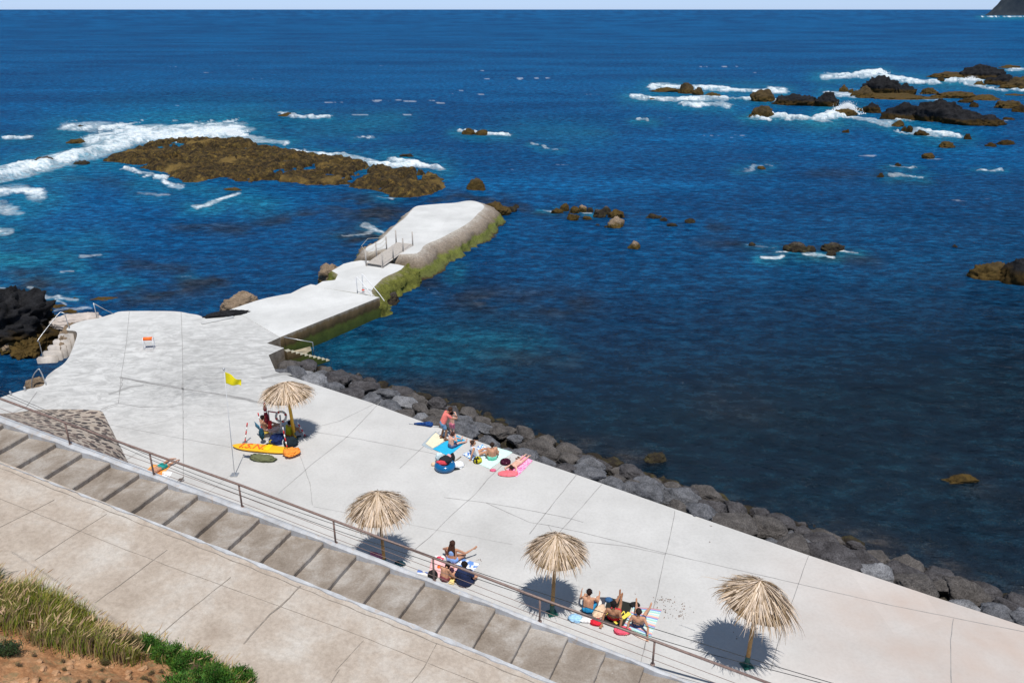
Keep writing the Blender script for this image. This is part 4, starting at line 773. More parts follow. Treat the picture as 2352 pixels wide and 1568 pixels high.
# ================================================================== bank, grass and shrubs at lower left
def bank():
    nx_, ny_ = 150, 130; co = np.zeros((ny_, nx_, 3)); E_ = smoothpts([tuple(PS(x, y)) for x, y in [(-420,1130),(-200,1235),(0,1345),(150,1405),(290,1462),(420,1515),(560,1572),(720,1665),(900,1760)]], 10)
    for i in range(nx_):
        f_ = i / (nx_ - 1) * (len(E_) - 1.001); p = Vector(E_[int(f_)]).lerp(Vector(E_[int(f_) + 1]), f_ % 1); dr = Vector((-.45, -1, 0)).normalized()
        for j in range(ny_):
            d = j / (ny_ - 1) * 7.0; q = p + dr * d; x, y = q.x, q.y
            z = splane(x, y) - .03 + sstep(0, .7, d) * .45 + max(0, d - .4) * .42 + .5 * (float(fbm(x / 1.6, y / 1.6, 0, 4, 3)) - .5) * min(1, d) + .16 * (float(fbm(x / .45, y / .35, 0, 4, 4, .6, True)) - .5) * min(1, d)
            co[j, i] = (x, y, z)
    return co
co = bank()
t = NT('red_earth'); pos = t.geo.outputs['Position']; c = t.ramp(t.noise(1.6, 9, .75, vec=pos), [(.3, (.22, .11, .055)), (.46, (.42, .21, .10)), (.6, (.55, .31, .165)), (.74, (.58, .42, .30))])
c = t.mix(.55, c, t.ramp(t.noise(14, 8, .75, vec=pos), [(.34, (.35, .3, .28)), (.6, (1.2, 1.18, 1.15))]), 'MULTIPLY'); c = t.mix(t.ramp(t.noise(3, 7, .7, vec=pos), [(.52, 0), (.62, .8)]), c, (.24, .19, .10)); t.bump(t.noise(9, 9, .75, vec=pos), .9, .06)
ba = gridmesh('earth_bank', co, 150, 130, [t.done(c, .95, .1)]); tag(ba, 'bare orange earth bank rising towards the camera', kind='structure')
def proj(p):
    zc = p[1] * CP - (p[2] - H) * SP; yc = p[1] * SP + (p[2] - H) * CP; return 1176 + F * p[0] / zc, 784 - F * yc / zc
flatc = co.reshape(-1, 3)
_zc = flatc[:, 1] * CP - (flatc[:, 2] - H) * SP; _px = 1176 + F * flatc[:, 0] / _zc; _py = 784 - F * (flatc[:, 1] * SP + (flatc[:, 2] - H) * CP) / _zc
def near(x, y): return flatc[int(np.argmin((_px - x) ** 2 + (_py - y) ** 2))]
def leafmesh(name, items, m):
    """items: list of (polyline of (pos, halfwidth), side vector, colour)"""
    vs, fs, cs = [], [], []
    for pl, sd_, c in items:
        n0 = len(vs)
        for p, w_ in pl: vs.append(p - sd_ * w_); vs.append(p + sd_ * w_); cs += [c, c]
        for k in range(len(pl) - 1): fs.append((n0 + 2 * k, n0 + 2 * k + 1, n0 + 2 * k + 3, n0 + 2 * k + 2))
    o = pymesh(name, vs, fs, m); cattr(o, 'tint', np.array([(c[0], c[1], c[2], 1) for c in cs])); return o
def tintmat(name, rough=.8, trans=.0):
    t = NT(name); a = t.attr('tint', 'Color'); t.m.use_backface_culling = False
    c = t.mix(.35, a, t.ramp(t.noise(6, 4), [(.3, (.6, .6, .6)), (.7, (1.15, 1.15, 1.1))]), 'MULTIPLY'); return t.done(c, rough, .15)
M_tint = tintmat('grass_blades')
def grass():
    rs = random.Random(5); it = []; N_ = 0
    while N_ < 21000:
        q = flatc[rs.randrange(len(flatc))]; x, y = proj(q)
        if x < -260 or x > 640 or y < 1250 or y > 1750: continue
        top = np.interp(x, [-300, 0, 110, 250, 340, 480, 640], [1235, 1322, 1382, 1440, 1482, 1555, 1640]); dep = np.interp(x, [-300, 0, 150, 300, 360, 420, 640], [130, 128, 105, 70, 30, 16, 8])
        if not (top - 20 < y < top + dep * rs.uniform(.55, 1.1)): continue
        if float(vn(q[0] * 1.6, q[1] * 1.6, 0, 9)) < rs.uniform(0, .75): continue
        if x > 320 and rs.random() < .6: continue
        N_ += 1; edge = (y - top) / dep; b = Vector(q); hgt = (.20 + .72 * float(vn(q[0] * 1.1, q[1] * 1.1, 0, 29))) * rs.uniform(.6, 1.15) * (1.0 if x < 250 else .75); lean = Vector((rs.gauss(.16, .16), rs.gauss(.10, .13), 0)) * hgt
        sd_ = Vector((rs.uniform(-1, 1), rs.uniform(-.6, .6), 0)).normalized(); g = rs.random()
        dry = .25 + .6 * max(0, edge) + .35 * (float(vn(q[0] * .8, q[1] * .8, 0, 19)) - .5)
        if x > 330: dry += .15
        if g < dry * .55: c = rs.choice([(.42, .32, .15), (.48, .36, .18), (.28, .19, .11), (.16, .10, .08)])
        elif g < .55: c = (.32 + rs.random() * .1, .32 + rs.random() * .07, .06)
        else: c = (.15 + rs.random() * .10, .21 + rs.random() * .08, .030)
        w_ = rs.uniform(.004, .010)
        it.append(([(b - Vector((0, 0, .05)), w_), (b + lean * .3 + Vector((0, 0, hgt * .5)), w_ * .9), (b + lean * .75 + Vector((0, 0, hgt * .85)), w_ * .6), (b + lean * 1.15 + Vector((0, 0, hgt)), .001)], sd_, c))
        if rs.random() < .05:      # seed head
            t0 = b + lean * 1.1 + Vector((0, 0, hgt * 1.15)); ln = lean.normalized() * .08 + Vector((0, 0, .05)); cc = rs.choice([(.50, .38, .20), (.44, .32, .17), (.42, .28, .19)])
            it.append(([(b, .003), (b + lean * .5 + Vector((0, 0, hgt * .7)), .003), (t0, .004)], sd_, (.33, .28, .10)))
            it.append(([(t0, .004), (t0 + ln * .5, .009), (t0 + ln * 1.3, .008), (t0 + ln * 2.2, .002)], sd_, cc)); it.append(([(t0, .004), (t0 + ln * .5, .017), (t0 + ln * 1.3, .014), (t0 + ln * 2.2, .002)], Vector((-sd_.y, sd_.x, .3)), cc))
    o = leafmesh('grass', it, M_tint); tag(o, 'tall wind-bent green and straw coloured grass with seed heads on the bank', kind='stuff')
grass()
def feathery(name, label, cat, x, y, w_, h_, n, cols, seed, leaf=(.05, .006), depth=.6, group=None, stemc=(.12, .08, .05)):
    """bushy shrub: upright branching stems carrying thousands of needle leaves"""
    rs = random.Random(seed); b = Vector(near(x, y)); th = thing(name, label, cat, b, 0, group); it = []; bm = bmesh.new()
    nb = 34
    for i in range(nb):
        a = rs.uniform(0, 2 * math.pi); rr = rs.random() ** .6; tip = Vector((math.cos(a) * rr * w_, math.sin(a) * rr * w_ * depth, h_ * rs.uniform(.55, 1.0) * (1 - .45 * rr * rr))); mid_ = Vector((tip.x * .55, tip.y * .55, tip.z * .5)); r0 = Vector((tip.x * .2, tip.y * .2, -.1))
        tube(bm, [r0, mid_, tip], [.016, .01, .004], 5); shade = rs.choice(cols)
        for k in range(n // nb):
            t_ = rs.random() ** .55; p = r0.lerp(mid_, t_ * 2) if t_ < .5 else mid_.lerp(tip, t_ * 2 - 1); off = Vector((rs.gauss(0, 1), rs.gauss(0, 1), rs.gauss(.2, 1))) * (.02 + .10 * w_ * rs.random()); p = p + off
            dr = (off.normalized() * .6 + Vector((rs.gauss(0, .3), rs.gauss(0, .3), .7))).normalized(); l = leaf[0] * rs.uniform(.6, 1.4); s_ = dr.cross(Vector((rs.gauss(0, 1), rs.gauss(0, 1), rs.gauss(0, 1)))).normalized()
            c = tuple(v * rs.uniform(.7, 1.25) for v in shade); it.append(([(p, leaf[1] * .5), (p + dr * l * .5, leaf[1]), (p + dr * l, .0006)], s_, c))
    obj('stem', bm, flat('stem_brown', stemc, .9), th); f = leafmesh('foliage', it, M_tint); f.parent = th; return th
G1 = [(.06, .16, .022), (.09, .21, .03), (.04, .12, .018), (.13, .25, .05)]; G2 = [(.075, .11, .05), (.055, .085, .035), (.10, .13, .07)]
for k, (x, y, w_, h_, n, lb) in enumerate([(345,1500,.40,.55,6500,'bright green feathery shrub at the left end of the green clump'),(385,1520,.5,.55,8000,'bright green feathery shrub below the leftmost one'),(440,1545,.62,.72,12000,'tall bright green feathery shrub in the middle of the clump'),(490,1580,.6,.7,9000,'bright green feathery shrub right of the tall middle one, at the picture bottom'),(560,1580,.40,.72,8500,'bright green feathery shrub at the right end of the clump'),(420,1600,.6,.7,8500,'bright green shrub cut by the bottom edge of the picture')]):
    feathery('shrub', lb, 'shrub', x, y, w_, h_, n, G1, 40 + k, (.06, .009), group='bright green shrubs on the bank')
feathery('shrub', 'grey-green leafy bush at the left edge on the orange earth', 'shrub', 18, 1500, .42, .32, 5000, G2, 60, (.03, .012))
feathery('shrub', 'small dry grey-green cushion plant on the orange earth', 'shrub', 240, 1522, .14, .14, 1100, [(.17, .14, .06), (.12, .11, .04)], 61, (.03, .006))
feathery('dry_bush', 'dark purplish dry bush between grass and earth', 'bush', 215, 1485, .40, .36, 3500, [(.085, .055, .055), (.12, .085, .075), (.06, .045, .04)], 62, (.07, .004))
feathery('dry_bush', 'brown dry bush under the grass, left of the purplish one', 'bush', 110, 1470, .42, .3, 3000, [(.14, .10, .06), (.10, .075, .05), (.18, .14, .07)], 63, (.07, .004))
feathery('dry_bush', 'spiky straw coloured tuft beside the purplish bush', 'bush', 285, 1520, .14, .2, 800, [(.36, .25, .16), (.26, .17, .10)], 64, (.10, .005))
feathery('dry_bush', 'dry olive bush among the grass by the green shrubs', 'bush', 300, 1490, .3, .42, 2600, [(.16, .16, .05), (.12, .10, .05), (.22, .18, .09)], 65, (.08, .004))
rs_ = random.Random(91)
for k in range(34):
    x_, y_ = rs_.uniform(5, 420), rs_.uniform(1495, 1568)
    if y_ < 1500 + .12 * x_ - 8: continue
    feathery('dry_tuft', 'small dry tuft growing on the bare orange earth of the bank', 'tuft', x_, y_, rs_.uniform(.03, .08), rs_.uniform(.04, .10), 160, [(.17, .13, .06), (.13, .12, .05), (.24, .17, .10)], 200 + k, (.03, .005), group='dry tufts on the orange earth')
rs_ = random.Random(95)
for k in range(26):
    x_, y_ = rs_.uniform(0, 430), rs_.uniform(1490, 1566); q_ = Vector(near(x_, y_)) if y_ > 1492 + .12 * x_ else None
    if q_ is not None: s_ = rs_.uniform(.03, .13); tag(rockmesh('earth_clod', q_, (s_, s_ * .8, s_ * .6), 8000 + k, flat('earth_clod', (.42, .24, .13), .95, .35, 9, .6), 4, .45, 8, rs_.uniform(0, 3)), 'lump of orange earth lying on the bare bank', 'clod', 'lumps of earth on the bank')
for k, (x, y) in enumerate([(455, 1560), (110, 1390), (520, 1560)]): feathery('dry_bush', ['thin bare twigs above the green shrubs', 'thin bare twigs above the grass', 'bare twigs between the two right shrubs'][k], 'bush', x, y, .22, .65, 250, [(.24, .17, .11)], 70 + k, (.05, .003))
# ================================================================== palm umbrellas
M_thatch = tintmat('palm_thatch', .9); M_under = flat('thatch_under', (.30, .21, .12), .9, .3, 20, .5)
def umbrella(x, y, label, polecol, peak=3.05, rim=1.78, Rr=1.12, tilt=(0, 0), seed=1, shoe=True, base_dz=0.0, pole_r=.05, ragged=1.0, n=2600, pale=0.0, at=None, lean=0.0):
    rs = random.Random(seed); b = at if at else P(x, y); th = thing('palm_umbrella', label, 'umbrella', b, 0, 'palm thatch umbrellas on the deck')
    bm = bmesh.new(); tube(bm, [(0, 0, 0), (tilt[0] * .3, tilt[1] * .3, 1.2), (tilt[0], tilt[1], peak - .12)], [pole_r * 1.1, pole_r, pole_r * .85], 10); pl = obj('pole', bm, polecol, th)
    if shoe:
        bm = bmesh.new(); lathe(bm, [(0, .36), (.075, .36), (.075, .02)], 12); bbox(bm, (0, 0, .012), (.32, .32, .02), .3); obj('base_shoe', bm, flat('green_metal', (.01, .09, .07), .5, .2, 8, .05, .5), th, False)
    bm = bmesh.new(); prof = [(.0, -.03), (Rr * .3, -.20 * (peak - rim) - .04), (Rr * .6, -.50 * (peak - rim) - .04), (Rr * .88, -(peak - rim) * .86 - .04)]
    rings = [(r, z) for r, z in prof]; lathe(bm, rings, 26, (tilt[0], tilt[1], peak - .07)); fr_ = obj('frame', bm, M_under, th); fr_.data.transform(Matrix(((1,0,0,0),(0,1,0,0),(lean*.6,0,1,-lean*.6*tilt[0]),(0,0,0,1))))  # opaque dark straw cone under the fronds, added for shading
    it = []
    ph = rs.uniform(0, 6)
    for i in range(n):
        a = rs.uniform(0, 2 * math.pi); t0 = rs.random() ** 1.1 * .78; ln = rs.uniform(.22, .5); t1 = t0 + ln
        cl = .5 + .5 * math.sin(a * 9 + ph) * math.sin(a * 4.3 + ph * 2)             # fronds grouped in bundles
        Rk = Rr * (1.0 + .10 * ragged * (cl - .5) + .07 * rs.gauss(0, 1) * ragged)
        t1 = min(t1, 1.12); pts = []; drp = rs.uniform(.1, 1.1); lift = rs.uniform(.0, .05) + .03 * (1 - t0) + .05 * cl; w0 = rs.uniform(.007, .02); aw = rs.gauss(0, .16)
        for k in range(5):
            t = t0 + (t1 - t0) * k / 4; r_ = Rk * min(t, 1.06); z = peak - .05 - (peak - rim) * (t ** 1.3) + lift * (1 - .5 * t)
            if t > .96: z -= (t - .96) * drp * ragged
            z += lean * r_ * math.cos(a) * t; aa = a + aw * t; pts.append((Vector((tilt[0] + r_ * math.cos(aa), tilt[1] + r_ * math.sin(aa), z)), w0 * (1.15 - .25 * k) + .001))
        sd_ = Vector((-math.sin(a), math.cos(a), rs.gauss(0, .45))).normalized(); g = rs.random()
        dark = .20 + .22 * (1 - cl)
        if g < dark: c = rs.choice([(.20, .13, .07), (.28, .19, .10), (.15, .10, .06)])
        else: k_ = rs.uniform(.82, 1.15); c = tuple(v * k_ for v in rs.choice([(.62, .49, .37), (.70, .57, .46), (.52, .39, .27), (.66, .52, .40)]))
        it.append((pts, sd_, tuple(v * (1 + pale) for v in c)))
    o = leafmesh('thatch', it, M_thatch); o.parent = th
    return th
M_bamboo = flat('bamboo_pole', (.36, .20, .07), .6, .35, 6, .2, .4); M_yel = flat('yellow_painted_pole', (.62, .36, .03), .5, .15, 3, .05, .4)
umbrella(677, 1008, 'palm thatch umbrella on a yellow pole, sheltering the lifeguards', M_yel, 2.80, 2.26, 1.16, (-.12, .0), 3, True, pole_r=.075, ragged=.75, pale=.08)
b2 = P(882, 1280, .4); b2 = Vector((b2.x, b2.y, 0)); umbrella(0, 0, 'palm thatch umbrella half hidden at its foot by the kerb, left of the seated trio', M_bamboo, 3.02, 2.34, 1.08, (-.06, 0), 5, True, at=b2, pole_r=.055, ragged=1.1)
umbrella(1268, 1408, 'palm thatch umbrella directly left of the three boys on towels', M_bamboo, 3.01, 2.38, .97, (.10, 0), 8, True, pole_r=.06, ragged=1.0, pale=.03)
umbrella(1715, 1528, 'drooping palm thatch umbrella standing alone at the right', M_bamboo, 3.05, 2.32, 1.06, (.05, .02), 13, True, pole_r=.06, ragged=1.6, lean=-.26)
# ================================================================== people
SK = {'tan': (.52, .27, .165), 'pale': (.68, .43, .33), 'brown': (.36, .175, .095), 'pink': (.70, .40, .30)}
def skinmat(k):
    nm = 'skin_' + k
    if nm in _mc: return _mc[nm]
    t = NT(nm); c = SK[k]; n = t.noise(9, 4); col = t.ramp(n, [(.3, tuple(v * .88 for v in c)), (.7, tuple(min(1, v * 1.08) for v in c))]); t.b.inputs['Subsurface Weight'].default_value = .08; t.b.inputs['Subsurface Radius'].default_value = (.02, .008, .004)
    _mc[nm] = t.done(col, .55, .35); return _mc[nm]
def caps(bm, a, b, ra, rb, n=12):
    a, b = Vector(a), Vector(b); d = b - a; L_ = d.length
    if L_ < 1e-4: ball(bm, a, ra, 2); return
    ball(bm, a, ra, 2); ball(bm, b, rb, 2); tube(bm, [a, b], [ra * .985, rb * .985], n)
def remeshed(name, bm, m, parent, vox, sm=3):
    o = obj(name, bm, m, parent); r = o.modifiers.new('remesh', 'REMESH'); r.mode = 'VOXEL'; r.voxel_size = vox; r.use_smooth_shade = True
    s_ = o.modifiers.new('smooth', 'SMOOTH'); s_.factor = .5; s_.iterations = sm; return o
def hand(bm, w_, d, n, s, curl=.35, side=1):
    d = Vector(d).normalized(); n = Vector(n); n = (n - d * n.dot(d)).normalized(); x = d.cross(n) * side
    for k in (-1, 0, 1): caps(bm, w_ + x * k * .018 * s, w_ + d * .08 * s + x * k * .026 * s, .016 * s, .0135 * s, 8)
    for k, (o_, l) in enumerate(((-.036, .070), (-.013, .080), (.012, .075), (.035, .058))):
        p = w_ + d * .08 * s + x * o_ * s; q = p + (d * .97 + x * o_ * 2.2 + n * curl * .35).normalized() * l * .5 * s; e = q + (d * .8 + n * curl * 1.3 + x * o_ * 2).normalized() * l * .5 * s
        caps(bm, p, q, .0105 * s, .0098 * s, 8); caps(bm, q, e, .0098 * s, .0085 * s, 8)
    p = w_ + d * .02 * s - x * .03 * s; q = p + (d * .55 - x * .8 + n * .2).normalized() * .035 * s; e = q + (d * .9 - x * .35 + n * .3).normalized() * .032 * s
    caps(bm, p, q, .0135 * s, .0115 * s, 8); caps(bm, q, e, .0115 * s, .0095 * s, 8)
def person(label, pos, rz, J, s=1.0, skin='tan', wear=(), hair=('short', (.02, .013, .01)), look=(0, 1, 0), palm=None, slim=1.0, extra=None, dz=0.0):
    """J: joints in metres for a 1.7 m adult, x to the person's right, y ahead, z up"""
    th = thing('person', label, 'person', pos + Vector((0, 0, dz)), rz); V = {k: Vector(v) * s for k, v in J.items()}; S_ = s * slim
    for k in ('sh', 'el', 'ha', 'hip', 'kn', 'an', 'to'):
        if k + 'R' not in V: V[k + 'R'] = Vector((-V[k + 'L'].x, V[k + 'L'].y, V[k + 'L'].z))
        if k + 'L' not in V: V[k + 'L'] = Vector((-V[k + 'R'].x, V[k + 'R'].y, V[k + 'R'].z))
    bm = bmesh.new()
    pel, ch, nk, hd = V['pel'], V['ch'], V['nk'], V['hd']
    caps(bm, pel, ch, .115 * S_, .125 * S_); caps(bm, ch, nk, .105 * S_, .055 * S_)
    caps(bm, V['hipR'], V['hipL'], .10 * S_, .10 * S_)
    for q in 'RL':
        sh, el, ha, hip, kn, an, to = (V[k + q] for k in ('sh', 'el', 'ha', 'hip', 'kn', 'an', 'to'))
        caps(bm, hip, sh.lerp(ch, .45), .088 * S_, .088 * S_); caps(bm, ch.lerp(nk, .3), sh, .085 * S_, .058 * S_)
        caps(bm, sh, sh.lerp(el, .45), .052 * S_, .047 * S_); caps(bm, sh.lerp(el, .45), el, .047 * S_, .036 * S_)
        wr = el.lerp(ha, .96); caps(bm, el, el.lerp(ha, .35), .037 * S_, .038 * S_); caps(bm, el.lerp(ha, .35), wr, .038 * S_, .025 * S_)
        d = (ha - el).normalized(); d2 = d
        if palm == 'flat': d2 = Vector((d.x, d.y, 0)) if Vector((d.x, d.y, 0)).length > .15 else Vector((.1 if q == 'R' else -.1, -1, 0)); pn = Vector((0, 0, -1))
        else: pn = Vector((-1 if q == 'R' else 1, .2, -.4))
        hand(bm, wr, d2, pn, s, .15 if palm == 'flat' else .5, 1 if q == 'R' else -1)
        caps(bm, hip, hip.lerp(kn, .4), .088 * S_, .078 * S_); caps(bm, hip.lerp(kn, .4), kn, .078 * S_, .052 * S_)
        caps(bm, kn, kn.lerp(an, .3), .052 * S_, .054 * S_); caps(bm, kn.lerp(an, .3), an, .054 * S_, .034 * S_)
        fd = (to - an).normalized(); heel = an - fd * .045 * s; caps(bm, heel, an, .033 * s, .034 * s); caps(bm, an, to, .032 * s, .024 * s); caps(bm, an, an.lerp(to, .9) + Vector((.018 if q == 'R' else -.018, 0, 0)) * s, .03 * s, .021 * s)
    lk = Vector(look).normalized(); up = (hd - nk).normalized(); up = (up - lk * up.dot(lk)).normalized(); rt_ = lk.cross(up)
    caps(bm, nk, hd - up * .03 * s, .05 * S_, .052 * S_)
    rot = Matrix((rt_, lk, up)).transposed(); ball(bm, hd, .1 * s, 3, (.80, .98, 1.14), rot); ball(bm, hd - up * .055 * s + lk * .035 * s, .06 * s, 3, (.9, .95, 1), rot)
    caps(bm, hd + lk * .096 * s + up * .015 * s, hd + lk * .112 * s - up * .02 * s, .009 * s, .014 * s, 8)
    for k in (-1, 1): ball(bm, hd + rt_ * k * .083 * s - up * .005 * s, .024 * s, 2, (.45, .7, 1.1), rot)
    remeshed('body', bm, skinmat(skin), th, .0125 * max(s, .75), 2)
    bm = bmesh.new()
    for k in (-1, 1): ball(bm, hd + rt_ * k * .033 * s + lk * .088 * s + up * .012 * s, .011 * s, 2, (1.3, .8, .8), rot)
    obj('eyes', bm, flat('eye_dark', (.03, .02, .015), .3), th)
    bm = bmesh.new(); tube(bm, [hd + lk * .093 * s - up * .052 * s + rt_ * x * s for x in (-.024, 0, .024)], .006 * s, 6); obj('mouth', bm, flat('lip', (.40, .13, .11), .5), th)
    # hair
    if hair:
        kind, hc = hair; bm = bmesh.new(); hm = flat('hair', hc, .75, .4, 30, .5, .15)
        ball(bm, hd - lk * .018 * s + up * .022 * s, .108 * s, 3, (.86, .98, 1.06), rot); rs = random.Random(len(label))
        for i in range(40):
            v = Vector((rs.gauss(0, 1), rs.gauss(-.5, 1), rs.gauss(.8, .8))).normalized(); v = rt_ * v.x + lk * min(v.y, .35) + up * v.z; ball(bm, hd - lk * .02 * s + up * .025 * s + v * .096 * s, rs.uniform(.018, .032) * s, 1)
        if kind == 'long':
            for k in range(-4, 5):
                p = hd - lk * .07 * s + rt_ * k * .018 * s; caps(bm, p, p - Vector((0, 0, .22)) * s - lk * .09 * s + rt_ * k * .012 * s, .035 * s, .03 * s, 8); caps(bm, p - Vector((0, 0, .22)) * s - lk * .09 * s + rt_ * k * .012 * s, p - Vector((0, 0, rs.uniform(.34, .44))) * s - lk * .10 * s + rt_ * k * .016 * s, .03 * s, .012 * s, 8)
        if kind == 'bob':
            for k in range(-4, 5):
                p = hd - lk * .06 * s + rt_ * k * .02 * s; caps(bm, p, p - up * .12 * s - lk * .03 * s, .036 * s, .026 * s, 8)
        if kind == 'bun': ball(bm, hd - lk * .11 * s + up * .06 * s, .045 * s, 2)
        # keep the face clear
        for v in bm.verts:
            r_ = v.co - hd; f = r_.dot(lk); u = r_.dot(up)
            if f > .055 * s and u < .07 * s: v.co -= lk * (f - .05 * s)
        remeshed('hair', bm, hm, th, .014 * max(s, .8), 1)
    for wname, kind, col in wear:
        bm = bmesh.new(); m = flat(wname + '_cloth', col, .85, .2, 14, .4) if isinstance(col, tuple) else col
        if kind in ('shorts', 'brief', 'longshorts'):
            f = {'shorts': .50, 'brief': .16, 'longshorts': .68}[kind]; g = .016 * s
            caps(bm, V['hipR'], V['hipL'], .10 * S_ + g, .10 * S_ + g); caps(bm, pel, pel.lerp(ch, .2 if kind != 'brief' else .08), .115 * S_ + g, .118 * S_ + g)
            for q in 'RL': caps(bm, V['hip' + q], V['hip' + q].lerp(V['kn' + q], f), .088 * S_ + g, (.075 * S_ + g * 1.6))
        if kind in ('shirt', 'tank', 'top', 'suit', 'vest'):
            g = .016 * s
            if kind != 'top': caps(bm, pel, ch, .115 * S_ + g, .125 * S_ + g)
            else: caps(bm, pel.lerp(ch, .8), ch, .12 * S_ + g * .7, .125 * S_ + g * .7)
            if kind != 'top': caps(bm, ch, ch.lerp(nk, .55), .105 * S_ + g, .075 * S_ + g * .6)
            for q in 'RL':
                if kind != 'top': caps(bm, V['hip' + q].lerp(V['sh' + q].lerp(ch, .45), .12), V['sh' + q].lerp(ch, .45), .088 * S_ + g, .088 * S_ + g)
                if kind in ('shirt', 'vest'):
                    caps(bm, ch.lerp(nk, .3), V['sh' + q], .085 * S_ + g, .06 * S_ + g)
                    if kind == 'shirt': caps(bm, V['sh' + q], V['sh' + q].lerp(V['el' + q], .62), .055 * S_ + g, .05 * S_ + g)
            if kind == 'suit': caps(bm, V['hipR'], V['hipL'], .10 * S_ + g, .10 * S_ + g)
        remeshed(wname, bm, m, th, .018 * max(s, .8), 2)
    if extra: extra(th, V, s, hd, lk, up, rt_)
    return th
SITBACK = dict(pel=(0, 0, .13), ch=(0, -.13, .40), nk=(0, -.16, .56), hd=(0, -.12, .70), shR=(.175, -.16, .50), elR=(.27, -.33, .27), haR=(.28, -.44, .05), hipR=(.09, .02, .115), knR=(.13, .42, .26), anR=(.12, .80, .08), toR=(.13, .86, .24))
SITFWD = dict(pel=(0, 0, .13), ch=(0, .06, .42), nk=(0, .10, .58), hd=(0, .17, .71), shR=(.175, .09, .52), elR=(.25, .22, .30), haR=(.22, .44, .38), hipR=(.09, .02, .115), knR=(.17, .40, .40), anR=(.13, .58, .08), toR=(.14, .74, .04))
CROSS = dict(pel=(0, 0, .13), ch=(0, .05, .42), nk=(0, .08, .58), hd=(0, .14, .71), shR=(.17, .07, .52), elR=(.27, .12, .28), haR=(.22, .36, .22), hipR=(.09, .02, .115), knR=(.34, .30, .16), anR=(-.04, .36, .08), toR=(-.18, .38, .07))
LEGOUT = dict(CROSS, knR=(.12, .44, .17), anR=(.10, .86, .07), toR=(.11, .92, .22))
PRONE = dict(pel=(0, 0, .13), ch=(0, .34, .14), nk=(0, .50, .15), hd=(0, .65, .16), shR=(.18, .46, .12), elR=(.32, .68, .05), haR=(.10, .84, .06), hipR=(.09, -.03, .11), knR=(.11, -.45, .07), anR=(.10, -.86, .08), toR=(.11, -1.0, .03))
def face(p, q): d = P(*q) - P(*p); return math.atan2(d.y, d.x) - math.pi / 2       # heading from one place to another
def phones(th, V, s, hd, lk, up, rt_):
    bm = bmesh.new(); ax = Matrix((rt_, up, -lk)).transposed(); torus(bm, hd - lk * .01 * s, .115 * s, .011 * s, 20, 6, ax, 0, math.pi)
    for k in (-1, 1): ball(bm, hd + rt_ * k * .105 * s, .038 * s, 2, (.5, 1, 1), Matrix((rt_, lk, up)).transposed())
    obj('headphones', bm, flat('headphone_white', (.55, .60, .62), .4, .1), th)
def glasses(th, V, s, hd, lk, up, rt_):
    bm = bmesh.new()
    for k in (-1, 1): ball(bm, hd + rt_ * k * .034 * s + lk * .098 * s + up * .012 * s, .028 * s, 2, (1, .3, .75), Matrix((rt_, lk, up)).transposed()); tube(bm, [hd + rt_ * k * .06 * s + lk * .098 * s + up * .015 * s, hd + rt_ * k * .09 * s + up * .01 * s], .005, 6)
    obj('sunglasses', bm, flat('dark_lens', (.01, .01, .012), .15, 0, 5, 0, .6), th)
def sandals(th, V, s, hd, lk, up, rt_):
    for q in 'RL':
        a, t_ = V['an' + q], V['to' + q]; bm = bmesh.new(); d = (t_ - a).normalized(); m = Matrix.Translation(a.lerp(t_, .42) - Vector((0, 0, .045 * s))) @ Matrix.Rotation(math.atan2(d.y, d.x), 4, 'Z') @ Matrix.Diagonal((.15 * s, .052 * s, .014, 1)); bmesh.ops.create_icosphere(bm, subdivisions=2, radius=1, matrix=m)
        torus(bm, a.lerp(t_, .65) - Vector((0, 0, .008)), .042 * s, .009, 12, 6, Matrix.Rotation(R(90), 3, 'X') @ Matrix.Rotation(R(0), 3, 'Y')); obj('sandal', bm, flat('brown_leather', (.10, .05, .03), .7), th)
NV = (.012, .022, .07)
# group by the boulders
stoop = dict(pel=(0, -.10, .86), ch=(0, .06, 1.20), nk=(0, .17, 1.36), hd=(0, .30, 1.46), shR=(.18, .13, 1.30), elR=(.22, .34, 1.10), haR=(.10, .50, 1.02), shL=(-.18, .13, 1.30), elL=(-.20, .36, 1.12), haL=(-.06, .52, 1.10), hipR=(.09, -.08, .84), knR=(.12, .06, .46), anR=(.12, -.02, .09), toR=(.14, .13, .05), hipL=(-.09, -.08, .84), knL=(-.14, -.02, .46), anL=(-.14, -.14, .09), toL=(-.17, .0, .05))
person('standing man in coral shirt and blue shorts bending over a child, by the boulders', P(1022, 1009), R(-72), stoop, 1.0, 'brown', (('shirt', 'shirt', (.80, .20, .17)), ('shorts', 'shorts', (.14, .27, .42))), ('short', (.05, .025, .015)), (.05, .8, -.55), extra=lambda *a: (glasses(*a), sandals(*a)))
kid = dict(pel=(0, 0, .84), ch=(0, .01, 1.16), nk=(0, .01, 1.34), hd=(0, .03, 1.47), shR=(.17, .0, 1.28), elR=(.27, .16, 1.22), haR=(.10, .22, 1.42), hipR=(.09, 0, .84), knR=(.10, .02, .47), anR=(.10, -.02, .08), toR=(.12, .12, .05))
person('bare-backed child in pink shorts standing before the coral-shirted man, hands at the face', P(1039, 1003), R(-38), kid, .80, 'pink', (('shorts', 'shorts', (.80, .22, .30)),), ('short', (.015, .01, .009)), (.2, .8, -.3), slim=.92)
a = dict(LEGOUT, hd=(.02, .16, .70), elR=(.24, .20, .40), haR=(.08, .25, .58), elL=(-.25, .12, .3), haL=(-.16, .34, .24), knL=(-.16, .40, .34), anL=(-.16, .78, .12), toL=(-.17, .86, .26))
person('pale boy sitting on the blue towel in dark patterned shorts, legs stretched out', P(1035, 1028), face((1035, 1028), (1080, 1010)), a, .92, 'pink', (('shorts', 'shorts', (.10, .12, .22)),), ('short', (.06, .025, .018)), slim=.95)
